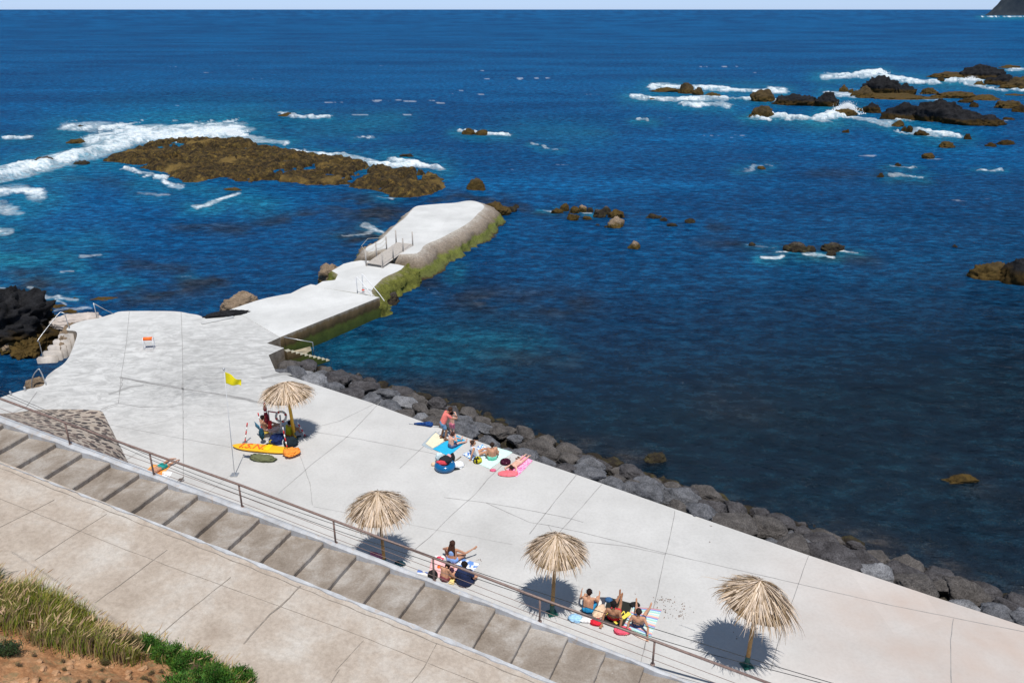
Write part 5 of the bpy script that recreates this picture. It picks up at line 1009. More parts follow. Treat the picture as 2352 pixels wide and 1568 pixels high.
a = dict(SITBACK, elL=(-.36, -.16, .62), haL=(-.14, .02, .72), knR=(.14, .42, .22), anR=(.12, .82, .08), toR=(.13, .90, .2), elR=(.30, -.30, .30), haR=(.30, -.36, .06))
person('woman in a white swimsuit leaning back on a patterned towel, one hand at her hair', P(1094, 1047), R(-70), a, .98, 'tan', (('swimsuit', 'suit', (.78, .78, .82)),), ('bun', (.05, .028, .02)), (.3, .8, .1), palm=None)
a = dict(SITFWD, ch=(0, -.01, .42), nk=(0, .01, .58), hd=(0, .05, .71), elR=(.25, .05, .27), haR=(.17, .27, .2), knR=(.28, .33, .20), anR=(.02, .42, .08), toR=(-.1, .48, .06))
person('boy seen from behind in mint green shorts, sitting on the mint towel', P(1131, 1056), R(6), a, 1.02, 'tan', (('shorts', 'brief', (.18, .66, .50)),), ('short', (.03, .017, .012)))
person('girl lying face down on the pink towel with her head on a coral pillow', P(1190, 1066), face((1192, 1064), (1168, 1084)), PRONE, .88, 'pink', (('swimsuit', 'brief', (.72, .45, .36)),), ('bob', (.03, .014, .012)), (.35, .5, -.5), slim=.92)
# behind the kerb
a = dict(CROSS, elR=(.42, .26, .30), haR=(.66, .46, .42), haL=(-.2, .3, .2), knR=(.36, .34, .15))
person('long-haired woman in a light blue bikini seen from behind, right arm held out', P(1038, 1291), R(-18), a, 1.0, 'tan', (('bikini_bottom', 'brief', (.22, .40, .78)), ('bikini_top', 'top', (.26, .42, .75))), ('long', (.055, .025, .017)))
a = dict(LEGOUT, ch=(0, .10, .38), nk=(0, .20, .50), hd=(.02, .29, .60), elR=(.28, .20, .20), haR=(.22, .42, .12), haL=(-.2, .36, .1), elL=(-.24, .2, .22), knR=(.22, .40, .20), anR=(.12, .70, .07), toR=(.14, .8, .16))
person('dark-haired bare-backed child sitting on the pink towel behind the railing post', P(1020, 1333), R(-35), a, .9, 'tan', (('shorts', 'brief', (.20, .05, .06)),), ('bob', (.02, .01, .012)))
person('person seen from behind in a big navy shirt, sitting next to the railing', P(1067, 1345), R(-4), dict(CROSS, ch=(0, .03, .42), elR=(.30, .06, .28)), 1.08, 'tan', (('shirt', 'shirt', NV), ('shorts', 'shorts', NV)), ('short', (.012, .009, .009)), slim=1.12)
# three boys
a = dict(SITFWD, knL=(-.16, .40, .38), anL=(-.1, .72, .06), toL=(-.1, .80, .2), knR=(.26, .42, .34), anR=(.2, .62, .08), haR=(.30, .50, .40), elR=(.30, .26, .30))
person('boy with white headphones and bright blue shorts, leftmost of the three boys', P(1350, 1406), R(-14), a, .98, 'tan', (('shorts', 'shorts', (.02, .27, .52)),), ('short', (.02, .01, .01)), extra=phones, slim=.95)
b_ = dict(SITBACK, elR=(.28, -.28, .30), haR=(.25, -.42, .05), elL=(-.28, -.24, .30), haL=(-.30, -.36, .05), knR=(.13, .46, .20), anR=(.10, .90, .10), toR=(.11, .96, .28), knL=(-.02, .46, .26), anL=(.04, .92, .20), toL=(.04, .98, .38))
person('tanned boy in red shorts leaning back on his hands, middle one of the three boys', P(1409, 1423), R(-16), b_, 1.04, 'brown', (('shorts', 'shorts', (.72, .02, .04)),), ('short', (.012, .009, .009)), (0, 1, -.1), palm='flat')
c_ = dict(b_, knR=(.20, .44, .22), anR=(.30, .86, .08), toR=(.33, .94, .22), knL=(-.10, .46, .24), anL=(-.14, .88, .12), toL=(-.15, .94, .3), haR=(.34, -.46, .05), elR=(.33, -.30, .28))
person('boy in navy shorts leaning back on the striped towel, rightmost of the three boys', P(1465, 1438), R(-14), c_, 1.0, 'tan', (('shorts', 'shorts', (.03, .06, .17)),), ('short', (.025, .016, .014)), palm='flat')
# lone sunbather by the kerb
a = dict(PRONE, elR=(.30, .60, .05), knR=(.16, -.42, .1), knL=(-.16, -.42, .1), anR=(.24, -.80, .08), anL=(-.24, -.78, .14))
person('sunbather in teal shorts lying face down on the orange towel by the kerb', P(368, 1078), face((380, 1070), (352, 1086)), a, .92, 'tan', (('shorts', 'shorts', (.01, .28, .25)),), ('short', (.02, .012, .01)), (0, .5, -.5))
# lifeguards
a = dict(SITBACK, pel=(0, 0, .40), ch=(0, -.10, .70), nk=(0, -.11, .87), hd=(0, -.05, 1.0), shR=(.175, -.12, .81), elR=(.26, .06, .60), haR=(.2, .30, .52), hipR=(.09, .02, .385), knR=(.16, .42, .50), anR=(.15, .72, .30), toR=(.15, .85, .30))
person('bare-backed man sitting on a low chair behind the closed red parasol', P(612, 1000), R(-50), a, .95, 'tan', (('shorts', 'shorts', (.62, .40, .36)),), ('short', (.015, .01, .01)))
a = dict(SITFWD, knL=(-.1, .42, .45))
person('lifeguard in a yellow shirt sitting in the shade beside the yellow pole', P(663, 1004), R(-40), a, .95, 'brown', (('shirt', 'shirt', (.60, .55, .02)), ('shorts', 'shorts', (.65, .10, .02))), ('short', (.015, .01, .01)))
# ================================================================== towels and belongings
def towel(label, cs, m, z=.012, n=24, wr=.012, cat='towel', group=None, seed=1, thick=.012, name='towel'):
    A, B, C_, D_ = [P(x, y) for x, y in cs]; u = np.linspace(0, 1, n); uu, vv = np.meshgrid(u, u); co = np.zeros((n, n, 3))
    for k in range(3): co[:, :, k] = (A[k] * (1 - uu) + B[k] * uu) * (1 - vv) + (D_[k] * (1 - uu) + C_[k] * uu) * vv
    nz = fbm(co[:, :, 0] * 3, co[:, :, 1] * 3, 0, 4, seed); n2 = fbm(co[:, :, 0] * 1.5, co[:, :, 1] * 1.5, 0, 3, seed + 50)
    e = np.minimum(np.minimum(uu, 1 - uu), np.minimum(vv, 1 - vv)); mid_ = co.mean((0, 1))
    co[:, :, :2] += (co[:, :, :2] - mid_[:2]) * ((n2 - .5) * .16)[:, :, None]; co[:, :, 2] = z + np.clip((nz - .42) * 2.2, 0, 1) * wr * 2.5 + sstep(.1, 0, e) * .004
    o = gridmesh(name, co, n, n, [m]); fattr(o, 'u', uu); fattr(o, 'v', vv); sd_ = o.modifiers.new('thick', 'SOLIDIFY'); sd_.thickness = thick; sd_.offset = 1
    return tag(o, label, cat, group)
def stripes(name, cols, ax='u', rep=2, base=None):
    t = NT(name); f = t.math('FRACT', t.math('MULTIPLY', t.attr(ax), rep)); st_ = [(i / len(cols), c) for i, c in enumerate(cols)]; c = t.ramp(f, st_, 'CONSTANT')
    c = t.mix(.25, c, t.ramp(t.noise(20, 4), [(.3, (.75, .75, .75)), (.7, (1.1, 1.1, 1.1))]), 'MULTIPLY'); t.bump(t.noise(60, 3), .3, .004); return t.done(c, .95, .1)
def blotch(name, cols, sc=9):
    t = NT(name); c = t.ramp(t.noise(sc, 3, .5), [(.30 + .4 * i / max(1, len(cols) - 1), c) for i, c in enumerate(cols)], 'CONSTANT'); t.bump(t.noise(60, 3), .3, .004); return t.done(c, .95, .1)
cl = lambda n, c: flat(n, c, .95, .10, 9, .3)
towel('cream towel with a yellow edge beside the standing man', [(1001,993),(1024,1012),(994,1030),(977,1019)], cl('cream_towel', (.76, .68, .50)), seed=1)
towel('grey-blue mat showing under the cream towel', [(1000,991),(1032,1010),(992,1034),(968,1022)], cl('grey_mat', (.36, .42, .46)), .004, wr=.003, cat='mat', name='beach_mat', seed=2)
towel('bright turquoise blue towel under the pale boy', [(1049,1000),(1072,1013),(1031,1047),(995,1031)], cl('turquoise_towel', (.02, .40, .66)), seed=3)
towel('blue and white patterned towel under the woman in white', [(1107,1021),(1128,1034),(1090,1060),(1061,1044)], blotch('pattern_towel', [(.03, .16, .52), (.75, .80, .85), (.06, .30, .70), (.7, .78, .8)], 7), seed=4)
towel('pale mint towel under the boy in green shorts', [(1138,1027),(1176,1039),(1126,1077),(1088,1060)], cl('mint_towel', (.60, .80, .74)), seed=5)
towel('pink flowered towel under the girl lying face down', [(1200,1046),(1224,1058),(1187,1095),(1162,1082)], blotch('pink_towel', [(.80, .22, .45), (.85, .45, .62), (.78, .15, .40), (.85, .5, .65)], 8), seed=6)
towel('big pale pink towel behind the railing post', [(992,1281),(1050,1296),(1060,1330),(985,1325)], blotch('palepink', [(.80, .45, .46), (.84, .52, .52), (.82, .6, .5)], 4), seed=7)
towel('blue and white towel with a cream edge beside the navy shirt', [(1062,1283),(1102,1295),(1084,1317),(1046,1298)], blotch('bluewhite', [(.14, .28, .62), (.75, .78, .85), (.22, .36, .70)], 4), seed=8)
towel('white and red cloth left of the long-haired woman', [(1000,1275),(1022,1278),(1020,1287),(998,1284)], blotch('redwhite', [(.6, .05, .1), (.82, .80, .80), (.85, .83, .82)], 9), seed=9, n=14)
towel('yellow folded cloth at the knees of the dark-haired child', [(1040,1322),(1050,1326),(1042,1343),(1030,1340)], cl('yellow_cloth', (.80, .62, .25)), .03, wr=.03, seed=10, n=14)
towel('white towel at the kerb with a blue print', [(960,1308),(985,1315),(982,1322),(956,1316)], blotch('whiteprint', [(.1, .2, .55), (.85, .84, .80), (.85, .84, .8)], 5), seed=11, n=14)
towel('dark grey towel under the boy with headphones', [(1371,1370),(1395,1372),(1369,1437),(1330,1402)], cl('darkgrey_towel', (.055, .058, .075)), seed=12)
bt = towel('black towel with yellow print under the middle boy', [(1396,1370),(1455,1385),(1428,1447),(1378,1430)], cl('black_towel', (.022, .024, .020)), seed=13)
towel('pastel striped towel under the rightmost boy', [(1454,1391),(1519,1401),(1490,1474),(1430,1444)], stripes('pastel_stripes', [(.72, .36, .36), (.22, .30, .58), (.50, .72, .72), (.35, .62, .56), (.74, .72, .62), (.45, .66, .72), (.76, .62, .50)], 'v', 4), seed=14)
towel('orange towel under the lone sunbather', [(353,1067),(392,1071),(372,1091),(338,1079)], blotch('orange_towel', [(.85, .30, .05), (.88, .38, .10), (.85, .55, .22)], 4), seed=15)
towel('white towel right of the lone sunbather', [(374,1083),(396,1084),(392,1093),(372,1096)], cl('white_towel', (.85, .85, .86)), seed=16, n=14)
towel('pink patterned towel in the shade at the kerb under the second palm umbrella', [(851,1267),(882,1274),(880,1290),(848,1284)], blotch('pinkpat', [(.50, .06, .16), (.66, .25, .32), (.5, .1, .2)], 12), seed=17, n=16)
def text(s_, size, loc, rz, m, parent, ext=.002, name='lettering', shear=0):
    cu = bpy.data.curves.new(name, 'FONT'); cu.body = s_; cu.size = size; cu.extrude = ext; cu.align_x = 'CENTER'; cu.align_y = 'CENTER'; cu.shear = shear; cu.offset = .004
    tmp = bpy.data.objects.new('tmp', cu); me = bpy.data.meshes.new_from_object(tmp); bpy.data.objects.remove(tmp); o = link(name, me, [m], parent, False); o.location = loc; o.rotation_euler = (0, 0, rz); return o
MY = flat('yellow_print', (.78, .66, .10), .9, .1)
bmid = P(1432, 1408, .04); text('W', .30, bmid, R(-14), MY, bt, name='letter')
bm = bmesh.new()
for p, q, w_ in (((1424,1425),(1447,1409),.13), ((1393,1408),(1402,1424),.09), ((1412,1428),(1418,1434),.1)): strip(bm, [P(*p), P(*q)], w_, .045)
obj('print_bar', bm, MY, bt, False)
# cloth heaps
def heap(label, x, y, r3, col, seed, cat='cloth', name='cloth_heap', z=None, mat_=None, rz=0, rough=.5):
    return tag(rockmesh(name, P(x, y, r3[2] * .55 if z is None else z), r3, seed, mat_ or flat('cloth_' + str(seed), col, .9, .25, 10, .5), 4, rough, 0, rz, fr=2.6), label, cat)
heap('light blue crumpled shirt left of the boy with headphones', 1321, 1419, (.20, .15, .10), (.35, .58, .80), 1)
heap('white crumpled cloth behind the boy with headphones', 1350, 1423, (.24, .12, .07), (.80, .78, .77), 2)
heap('red crumpled cloth on the dark grey towel', 1369, 1428, (.18, .13, .09), (.66, .02, .04), 3)
heap('coral cap-like cloth at the foot of the black towel', 1430, 1448, (.24, .15, .09), (.78, .10, .16), 4)
heap('beige towel heap beside the boy with headphones', 1376, 1404, (.16, .30, .07), (.72, .52, .36), 5, rz=-.5)
heap('white bundle at the feet of the boy with headphones', 1370, 1382, (.15, .20, .08), (.78, .72, .66), 6)
heap('black cap lying above the striped towel', 1458, 1388, (.16, .11, .07), (.012, .012, .014), 7, 'cap', 'cap', rough=.25)
heap('blue cap on the black towel near the middle boy', 1398, 1377, (.12, .10, .08), (.04, .12, .26), 8, 'cap', 'cap', rough=.2)
heap('round black bag beside the railing post', 994, 1320, (.17, .15, .19), (.012, .010, .012), 9, 'bag', 'bag', rough=.12)
heap('dark plum round bag on the pale pink towel', 1034, 1309, (.13, .12, .10), (.06, .02, .04), 10, 'bag', 'bag', rough=.15)
heap('small orange thing on the pale pink towel', 1009, 1301, (.07, .07, .06), (.75, .16, .03), 11, 'toy', 'toy', rough=.2)
heap('black and turquoise bag at the kerb right of the second palm umbrella', 919, 1294, (.17, .10, .08), (.01, .05, .07), 12, 'bag', 'bag')
heap('yellow and black ball bag on the corner of the patterned towel', 1097, 1057, (.19, .17, .17), (.45, .40, .02), 13, 'bag', 'bag', mat_=blotch('yellow_black', [(.02, .02, .015), (.55, .50, .03), (.62, .56, .05)], 6), rough=.12)
heap('small pink toy left of the girl on the pink towel', 1132, 1079.5, (.12, .08, .04), (.72, .12, .22), 15, 'toy', 'toy')
heap('white plastic bag right of the blue swim ring', 1053, 1067, (.22, .20, .13), (.84, .84, .84), 16, 'bag', 'plastic_bag', rough=.4)
heap('black backpack lying in the blue swim ring', 1023, 1057, (.26, .20, .20), (.018, .018, .025), 17, 'backpack', 'backpack', z=.32, rough=.25)
heap('red and white cloth hanging over the blue swim ring', 1015, 1062, (.22, .10, .10), (.62, .06, .08), 18, z=.30)
heap('white and pink bundle behind the black backpack', 1031, 1052, (.12, .12, .16), (.78, .40, .42), 19, z=.30)
heap('pale see-through bag behind the blue swim ring', 1010, 1050, (.18, .14, .22), (.55, .66, .70), 20, 'bag', 'bag', z=.25, rough=.3)
heap('black shoe bag standing at the back of the swim ring', 1039, 1051, (.10, .09, .20), (.015, .015, .018), 21, 'bag', 'bag', z=.3)
heap('small beige ball left of the swim ring', 996, 1066, (.11, .10, .09), (.70, .52, .36), 22, 'ball', 'ball', rough=.1)
heap('coral pillow under the head of the girl lying down', 1167, 1087, (.42, .22, .07), (.80, .16, .19), 23, 'pillow', 'pillow', rough=.12)
heap('olive green jacket lying in front of the yellow rescue board', 603, 1052, (.52, .22, .12), (.13, .14, .07), 24, 'jacket', 'jacket', rz=-.22, rough=.55)
heap('white folded paper between the rescue board and the olive jacket', 613, 1045, (.20, .09, .03), (.85, .85, .86), 25, 'paper', 'folded_paper', rz=-.3, rough=.2)
heap('orange crumpled cloth on the right tip of the rescue board', 669, 1037, (.32, .30, .09), (.90, .27, .04), 26, z=.17, rz=.4)
heap('navy duffel bag under the palm umbrella, left of the lifeguard', 638, 1009, (.36, .28, .26), (.010, .025, .11), 27, 'bag', 'duffel_bag', rough=.3)
heap('yellow bag leaning on the navy duffel bag', 628, 1015, (.20, .10, .16), (.58, .45, .02), 28, 'bag', 'bag', rough=.15)
heap('black and teal backpack at the foot of the yellow pole', 667, 1016, (.30, .24, .27), (.010, .020, .028), 29, 'backpack', 'backpack', rough=.25)
heap('dark strap bag in front of the yellow bag', 621, 1021, (.20, .11, .07), (.025, .018, .012), 30, 'bag', 'bag')
heap('white plastic bottle between the two dark bags', 651, 1016, (.07, .07, .15), (.70, .74, .78), 31, 'bottle', 'bottle', rough=.1)
heap('dark blue bag hanging behind the bare-backed man', 601, 996, (.10, .13, .26), (.01, .06, .10), 32, 'bag', 'bag', z=.5)
heap('pale pink cloth on the chair of the bare-backed man', 628, 985, (.26, .2, .12), (.80, .62, .56), 33, z=.3)
heap('dark slipper in the shade right of the yellow pole', 686, 1002, (.13, .055, .04), (.03, .035, .05), 34, 'slipper', 'slipper', rz=.5, rough=.1)
# swim ring, floats
sr = thing('swim_ring', 'large blue inflatable swim ring full of bags', 'swim ring', P(1022, 1069, .15)); bm = bmesh.new(); torus(bm, (0, 0, 0), .30, .155, 40, 16); obj('tube', bm, flat('blue_vinyl', (.004, .11, .28), .18, .15, 4, 0, .6), sr)
bm = bmesh.new(); tube(bm, [(.30, 0, .15), (.30, 0, .19)], .02); obj('valve', bm, flat('valve_white', (.7, .7, .7), .4), sr)
mr_ = thing('float_ring', 'small dark maroon spotted ring cushion right of the mint towel', 'float', P(1161, 1060, .07)); bm = bmesh.new(); torus(bm, (0, 0, 0), .15, .085, 28, 12); bbox(bm, (0, 0, -.02), (.26, .26, .05)); obj('cushion', bm, blotch('maroon_spots', [(.035, .006, .02), (.05, .008, .025), (.05, .008, .025), (.5, .25, .3)], 14), mr_)
def flipflops(label, x, y, col, rz):
    t = thing('sandals', label, 'sandals', P(x, y), rz)
    for k in (-1, 1):
        bm = bmesh.new(); bmesh.ops.create_icosphere(bm, subdivisions=3, radius=1, matrix=Matrix.Translation((k * .07, k * .03, .015)) @ Matrix.Diagonal((.048, .13, .014, 1))); s_ = obj('sole', bm, flat('sandal_sole', col, .8), t); bm = bmesh.new(); torus(bm, (k * .07, k * .03 + .03, .02), .04, .009, 12, 6, Matrix.Rotation(R(90), 3, 'X'), 0, math.pi); obj('strap', bm, flat('sandal_strap', tuple(c * .6 for c in col), .8), s_)
flipflops('brown sandals beside the maroon ring cushion', 1190, 1053, (.16, .08, .05), .6)
fl = thing('flippers', 'pair of black swim fins in front of the blue swim ring', 'flippers', P(1038, 1077), R(-60))
for k in (-1, 1):
    bm = bmesh.new(); q = [(k * .1 - .04, -.22), (k * .1 + .04, -.22), (k * .1 + .05, 0), (k * .1 + .10, .28), (k * .1 - .10, .28), (k * .1 - .05, 0)]; tv = [bm.verts.new((x, y, .05 + .04 * (y < 0))) for x, y in q]; r_ = bmesh.ops.extrude_face_region(bm, geom=[bm.faces.new(tv)]); bmesh.ops.translate(bm, vec=(0, 0, -.045), verts=[v for v in r_['geom'] if isinstance(v, bmesh.types.BMVert)]); bmesh.ops.recalc_face_normals(bm, faces=bm.faces); obj('fin', bm, flat('black_rubber', (.012, .015, .018), .4), fl, False)
bm = bmesh.new(); tube(bm, [P(1042, 1060, .05), P(1059, 1048, .03)], .018, 6); tag(obj('stick', bm, flat('wood_stick', (.30, .22, .15), .8)), 'thin wooden stick leaning from the swim ring', 'stick')
fu = thing('folded_parasol', 'folded navy blue parasol lying near the edge of the deck', 'parasol', P(951, 972.5, .06), math.atan2((P(998, 977.5) - P(951, 972.5)).y, (P(998, 977.5) - P(951, 972.5)).x))
LL = (P(994, 977) - P(951, 972.5)).length; bm = bmesh.new(); tube(bm, [(0, 0, 0), (LL * .2, 0, .02), (LL * .55, .02, .03), (LL * .78, .02, .05), (LL * .95, 0, .03), (LL, 0, 0)], [.03, .06, .09, .13, .12, .03], 12); c_ = obj('canopy', bm, blotch('navy_print', [(.01, .03, .12), (.02, .07, .24), (.01, .04, .15), (.4, .45, .55)], 10), fu)
bm = bmesh.new(); tube(bm, [(-.25, 0, -.02), (LL + .3, 0, -.02)], .018, 8); obj('pole', bm, flat('white_pole', (.75, .75, .75), .4), fu)
# orange roller stand
rl_ = thing('buoy_stand', 'white frame stand with an orange roller on the deck', 'stand', P(344, 799), R(8)); bm = bmesh.new(); Mwp = flat('white_tube', (.80, .80, .82), .4, .05, 5, 0)
for sx in (-1, 1):
    bm = bmesh.new(); x = sx * .27; tube(bm, [(x, -.2, .03), (x, -.14, .62), (x, .08, .66), (x, .18, .03), (x, -.2, .03)], .018, 8); obj('side_frame', bm, Mwp, rl_)
for y_, z_ in ((-.19, .06), (.17, .06), (-.15, .5)): bm = bmesh.new(); tube(bm, [(-.27, y_, z_), (.27, y_, z_)], .016, 8); obj('crossbar', bm, Mwp, rl_)
bm = bmesh.new(); tube(bm, [(-.24, -.03, .58), (.24, -.03, .58)], .11, 18); obj('roller', bm, flat('orange_roller', (.85, .17, .03), .6, .12, 8, .1), rl_)
# flag pole
fp = thing('flagpole', 'thin white flagpole with a yellow flag', 'flagpole', P(539, 1091)); b = P(539, 1091); tp = P(514.5, 850, 0); r_ = ray(514.5, 850); k = (b.y - .1) / r_[1]; top = Vector((r_[0] * k, r_[1] * k, H + r_[2] * k)) - b
bm = bmesh.new(); tube(bm, [(0, 0, 0), top], [.018, .012], 8); obj('pole', bm, flat('pole_white', (.62, .62, .62), .4, .08), fp); bm = bmesh.new(); bbox(bm, (0, 0, .02), (.3, .3, .04)); obj('foot', bm, M_steel, fp, False); bm = bmesh.new(); ball(bm, top + Vector((0, 0, .05)), .05); obj('finial', bm, M_steel, fp)
def at_depth(x, y, Y): q = ray(x, y); return Vector((q[0] * Y / q[1], Y, H + q[2] * Y / q[1])) - b
fc = [at_depth(517, 854, b.y - .1), at_depth(552.5, 872, b.y + .05), at_depth(553, 888, b.y - .05), at_depth(519, 880, b.y - .1)]
n = 18; co = np.zeros((n, n, 3))
for i in range(n):
    for j in range(n):
        u, v = j / (n - 1), i / (n - 1); p = (fc[0] * (1 - u) + fc[1] * u) * (1 - v) + (fc[3] * (1 - u) + fc[2] * u) * v; p = p + Vector((0, .10 * math.sin(u * 7 + v * 2) * u, .03 * math.sin(u * 6 + v * 3) * u)); co[i, j] = p[:]
o = gridmesh('flag', co, n, n, [flat('yellow_flag', (.78, .66, .01), .8, .06, 5, .1)], fp); m_ = o.modifiers.new('t', 'SOLIDIFY'); m_.thickness = .004
# rescue board
A_, B_ = P(535, 1027), P(677, 1040.5); dv = B_ - A_; LB = dv.length; rb = thing('rescue_board', 'long yellow rescue board with orange letters lying on the deck', 'board', (A_ + B_) / 2, math.atan2(dv.y, dv.x)); bm = bmesh.new(); rings = []
for i in range(31):
    t_ = -1 + 2 * i / 30; x = t_ * LB / 2; hw_ = .30 * max(.02, (1 - abs(t_) ** 3.2)) ** .6; zc_ = .10 + .10 * max(0, abs(t_) - .6) ** 1.5; th_ = .07 * max(.15, (1 - abs(t_) ** 4))
    rings.append([bm.verts.new((x, hw_ * math.cos(a_) * (1 if True else 1), zc_ + th_ * math.copysign(abs(math.sin(a_)) ** .7, math.sin(a_)))) for a_ in [2 * math.pi * q / 20 for q in range(20)]])
for i in range(30):
    for q in range(20): bm.faces.new((rings[i][q], rings[i][(q + 1) % 20], rings[i + 1][(q + 1) % 20], rings[i + 1][q]))
bm.faces.new(rings[0]); bm.faces.new(rings[-1]); bmesh.ops.recalc_face_normals(bm, faces=bm.faces); obj('hull', bm, flat('board_yellow', (.86, .46, .015), .35, .06, 3, 0, .5), rb)
text('I.S.N.', .56, Vector((-LB * .17, -.03, .176)), 0, flat('letter_orange', (.80, .12, .03), .6), rb, .003, shear=.15)
bm = bmesh.new(); torus(bm, (LB * .36, .05, .17), .07, .016, 14, 6, Matrix.Rotation(R(80), 3, 'X'), 0, math.pi); obj('handle', bm, flat('strap_brown', (.10, .05, .03), .8), rb); bm = bmesh.new(); bbox(bm, (LB * .08, 0, .173), (.22, .5, .008)); obj('grip_panel', bm, flat('bright_yellow', (.88, .62, .01), .5), rb, False)
# striped poles
def striped(label, p0, p1, r=.028, n=6, base=False):
    th = thing('striped_pole', label, 'pole', p0); d = p1 - p0
    for i in range(n): bm = bmesh.new(); tube(bm, [d * (i / n), d * ((i + 1) / n)], r, 8); obj('band', bm, flat('band_red', (.60, .015, .02), .5) if i % 2 == 0 else flat('band_white', (.82, .82, .82), .5), th)
    bm = bmesh.new(); lathe(bm, [(0, .04), (.09, .03), (.12, 0)], 14); obj('foot', bm, flat('pole_foot', (.15, .15, .16), .7), th)
def up_at(x, y, base, dy=0): q = ray(x, y); Y = base.y + dy; return Vector((q[0] * Y / q[1], Y, H + q[2] * Y / q[1]))
for (bx, by), (tx, ty), lb, n_ in (((562.5, 1016), (568, 971), 'red and white striped pole left of the rescue board', 5), ((660, 1030), (649, 980), 'red and white striped pole leaning before the yellow shirt', 6), ((702, 1002), (682, 968), 'red and white striped pole leaning in the shade at right', 6), ((602, 985), (592.5, 948), 'red and white striped pole behind the bare-backed man', 5)):
    b_0 = P(bx, by); striped(lb, b_0, up_at(tx, ty, b_0, .1), n=n_)
# closed red parasol, lifebuoy on its post, red bar
b_0 = P(617, 1002); t_0 = up_at(606.5, 921, b_0, .3); cp = thing('closed_parasol', 'closed dark red parasol leaning at the left of the palm umbrella', 'parasol', b_0); d = t_0 - b_0
bm = bmesh.new(); tube(bm, [d * .08, d * .25, d * .55, d * .72, d * .78, d * .9, d], [.05, .11, .12, .06, .09, .055, .012], 12); obj('canopy', bm, flat('dark_red_fabric', (.16, .008, .02), .8, .35, 6, .4), cp); bm = bmesh.new(); tube(bm, [Vector(), d * .1], .025, 8); obj('pole', bm, M_steel, cp); bm = bmesh.new(); tube(bm, [d * .69, d * .72], .085, 12); obj('tie', bm, flat('tie_white', (.7, .7, .7)), cp)
ls = thing('lifebuoy_stand', 'white post carrying a lifebuoy ring and a red bar', 'lifebuoy stand', P(648, 1006)); b_0 = P(648, 1006); t_0 = up_at(643.5, 958, b_0) - b_0; bm = bmesh.new(); tube(bm, [(0, 0, 0), t_0 * 1.1], .038, 10); obj('post', bm, flat('post_white', (.70, .66, .62), .5), ls)
q_ = up_at(616, 944, b_0, .4) - b_0; q2 = up_at(640, 948, b_0, .1) - b_0; bm = bmesh.new(); tube(bm, [q_, q2], .03, 8); obj('crossbar', bm, flat('bar_red', (.45, .03, .05), .5), ls); bm = bmesh.new(); tube(bm, [q_, Vector((q_.x, q_.y, 0))], .025, 8); obj('side_post', bm, flat('post_white', (.70, .66, .62), .5), ls)
q3 = up_at(645.5, 956.5, b_0, -.1) - b_0; ax = Matrix.Rotation(R(72), 3, 'X'); lb_ = thing('lifebuoy', 'grey-white lifebuoy with four red bands hanging on the white post', 'lifebuoy', b_0 + q3)
for k in range(8):
    a0 = k * math.pi / 4 + .25; bm = bmesh.new(); wd = .34 if k % 2 == 0 else math.pi / 2 - .34; a0 = (k // 2) * math.pi / 2 + (.25 if k % 2 == 0 else .25 + .34); torus(bm, (0, 0, 0), .225, .052 if k % 2 else .055, 8, 12, ax, a0, a0 + wd); obj('red_band' if k % 2 == 0 else 'ring', bm, flat('buoy_red', (.45, .02, .02), .5) if k % 2 == 0 else flat('buoy_white', (.50, .50, .49), .5), lb_)
bm = bmesh.new(); bbox(bm, (0, 0, .25), (.5, .42, .03)); [tube(bm, [(sx * .22, sy * .18, 0), (sx * .22, sy * .18, .26)], .016, 6) for sx in (-1, 1) for sy in (-1, 1)]; ch_ = thing('low_chair', 'low yellow-legged beach chair under the bare-backed man', 'chair', P(612, 1000), R(-50)); obj('seat', bm, flat('chair_yellow', (.60, .42, .05), .6), ch_)
bm = bmesh.new(); tube(bm, [(-.22, -.2, .26), (-.22, -.38, .75)], .015, 6); tube(bm, [(.22, -.2, .26), (.22, -.38, .75)], .015, 6); bbox(bm, (0, -.36, .62), (.44, .02, .22)); obj('backrest', bm, flat('chair_blue', (.04, .16, .26), .8), ch_)
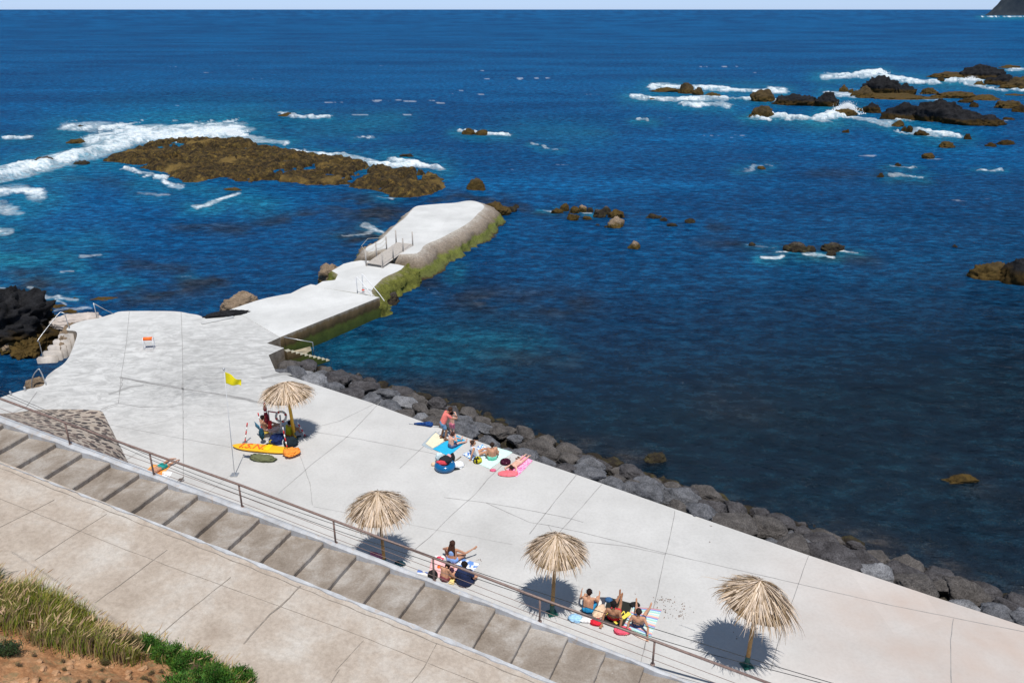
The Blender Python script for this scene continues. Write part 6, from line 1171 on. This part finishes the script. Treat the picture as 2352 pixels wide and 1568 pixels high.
# small board beside it
bm = bmesh.new(); bbox(bm, (0, 0, 0), (.16, .03, .42), 0, bev=.02); o = obj('float_board', bm, flat('float_red2', (.50, .02, .03), .5)); o.location = P(620, 975, .85); o.rotation_euler = (0, .1, .3); tag(o, 'narrow red rescue float hanging beside the closed parasol', 'float')
# bird
bd = thing('bird', 'small grey-brown bird standing behind the kerb at the deck joint', 'bird', P(418, 1105.5), R(-60)); bm = bmesh.new(); caps(bm, (0, .03, .12), (0, -.06, .10), .045, .035, 10); caps(bm, (0, -.06, .10), (0, -.19, .08), .03, .008, 8); caps(bm, (0, .05, .14), (0, .08, .20), .022, .022, 8); caps(bm, (0, .09, .205), (0, .135, .20), .009, .003, 6)
for k in (-1, 1): caps(bm, (k * .015, .01, .09), (k * .015, .015, .005), .006, .005, 6)
remeshed('body', bm, flat('feather_grey', (.16, .13, .115), .8), bd, .007, 1)
for k in (-1, 1): bm = bmesh.new(); ball(bm, (k * .035, -.04, .125), .05, 2, (.3, 1.6, .6)); obj('wing', bm, flat('feather_dark', (.10, .08, .075), .8), bd)
# dry leaves on the deck
rs = random.Random(3); it = []
for (x, y, sx, sy, n_) in ((1545, 1400, 40, 22, 60), (1530, 1376, 22, 8, 24), (1505, 1380, 6, 4, 6), (1100, 1285, 10, 3, 10), (1563, 1415, 10, 6, 12), (1630, 1244, 3, 2, 3), (1632, 1208, 3, 2, 2), (1700, 1450, 40, 40, 8), (1459, 1362, 3, 2, 3)):
    for k in range(n_):
        p = P(x + rs.gauss(0, sx * .5), y + rs.gauss(0, sy * .5), .008); a_ = rs.uniform(0, 6.3); d = Vector((math.cos(a_), math.sin(a_), rs.uniform(0, .3))); w_ = rs.uniform(.008, .03)
        it.append(([(p, .002), (p + d * w_, w_ * .6), (p + d * w_ * 2, .002)], Vector((-d.y, d.x, .3)).normalized(), rs.choice([(.16, .08, .04), (.10, .06, .035), (.22, .10, .05)])))
tag(leafmesh('dry_leaves', it, M_tint), 'scattered brown leaf scraps on the deck near the striped towel', kind='stuff')
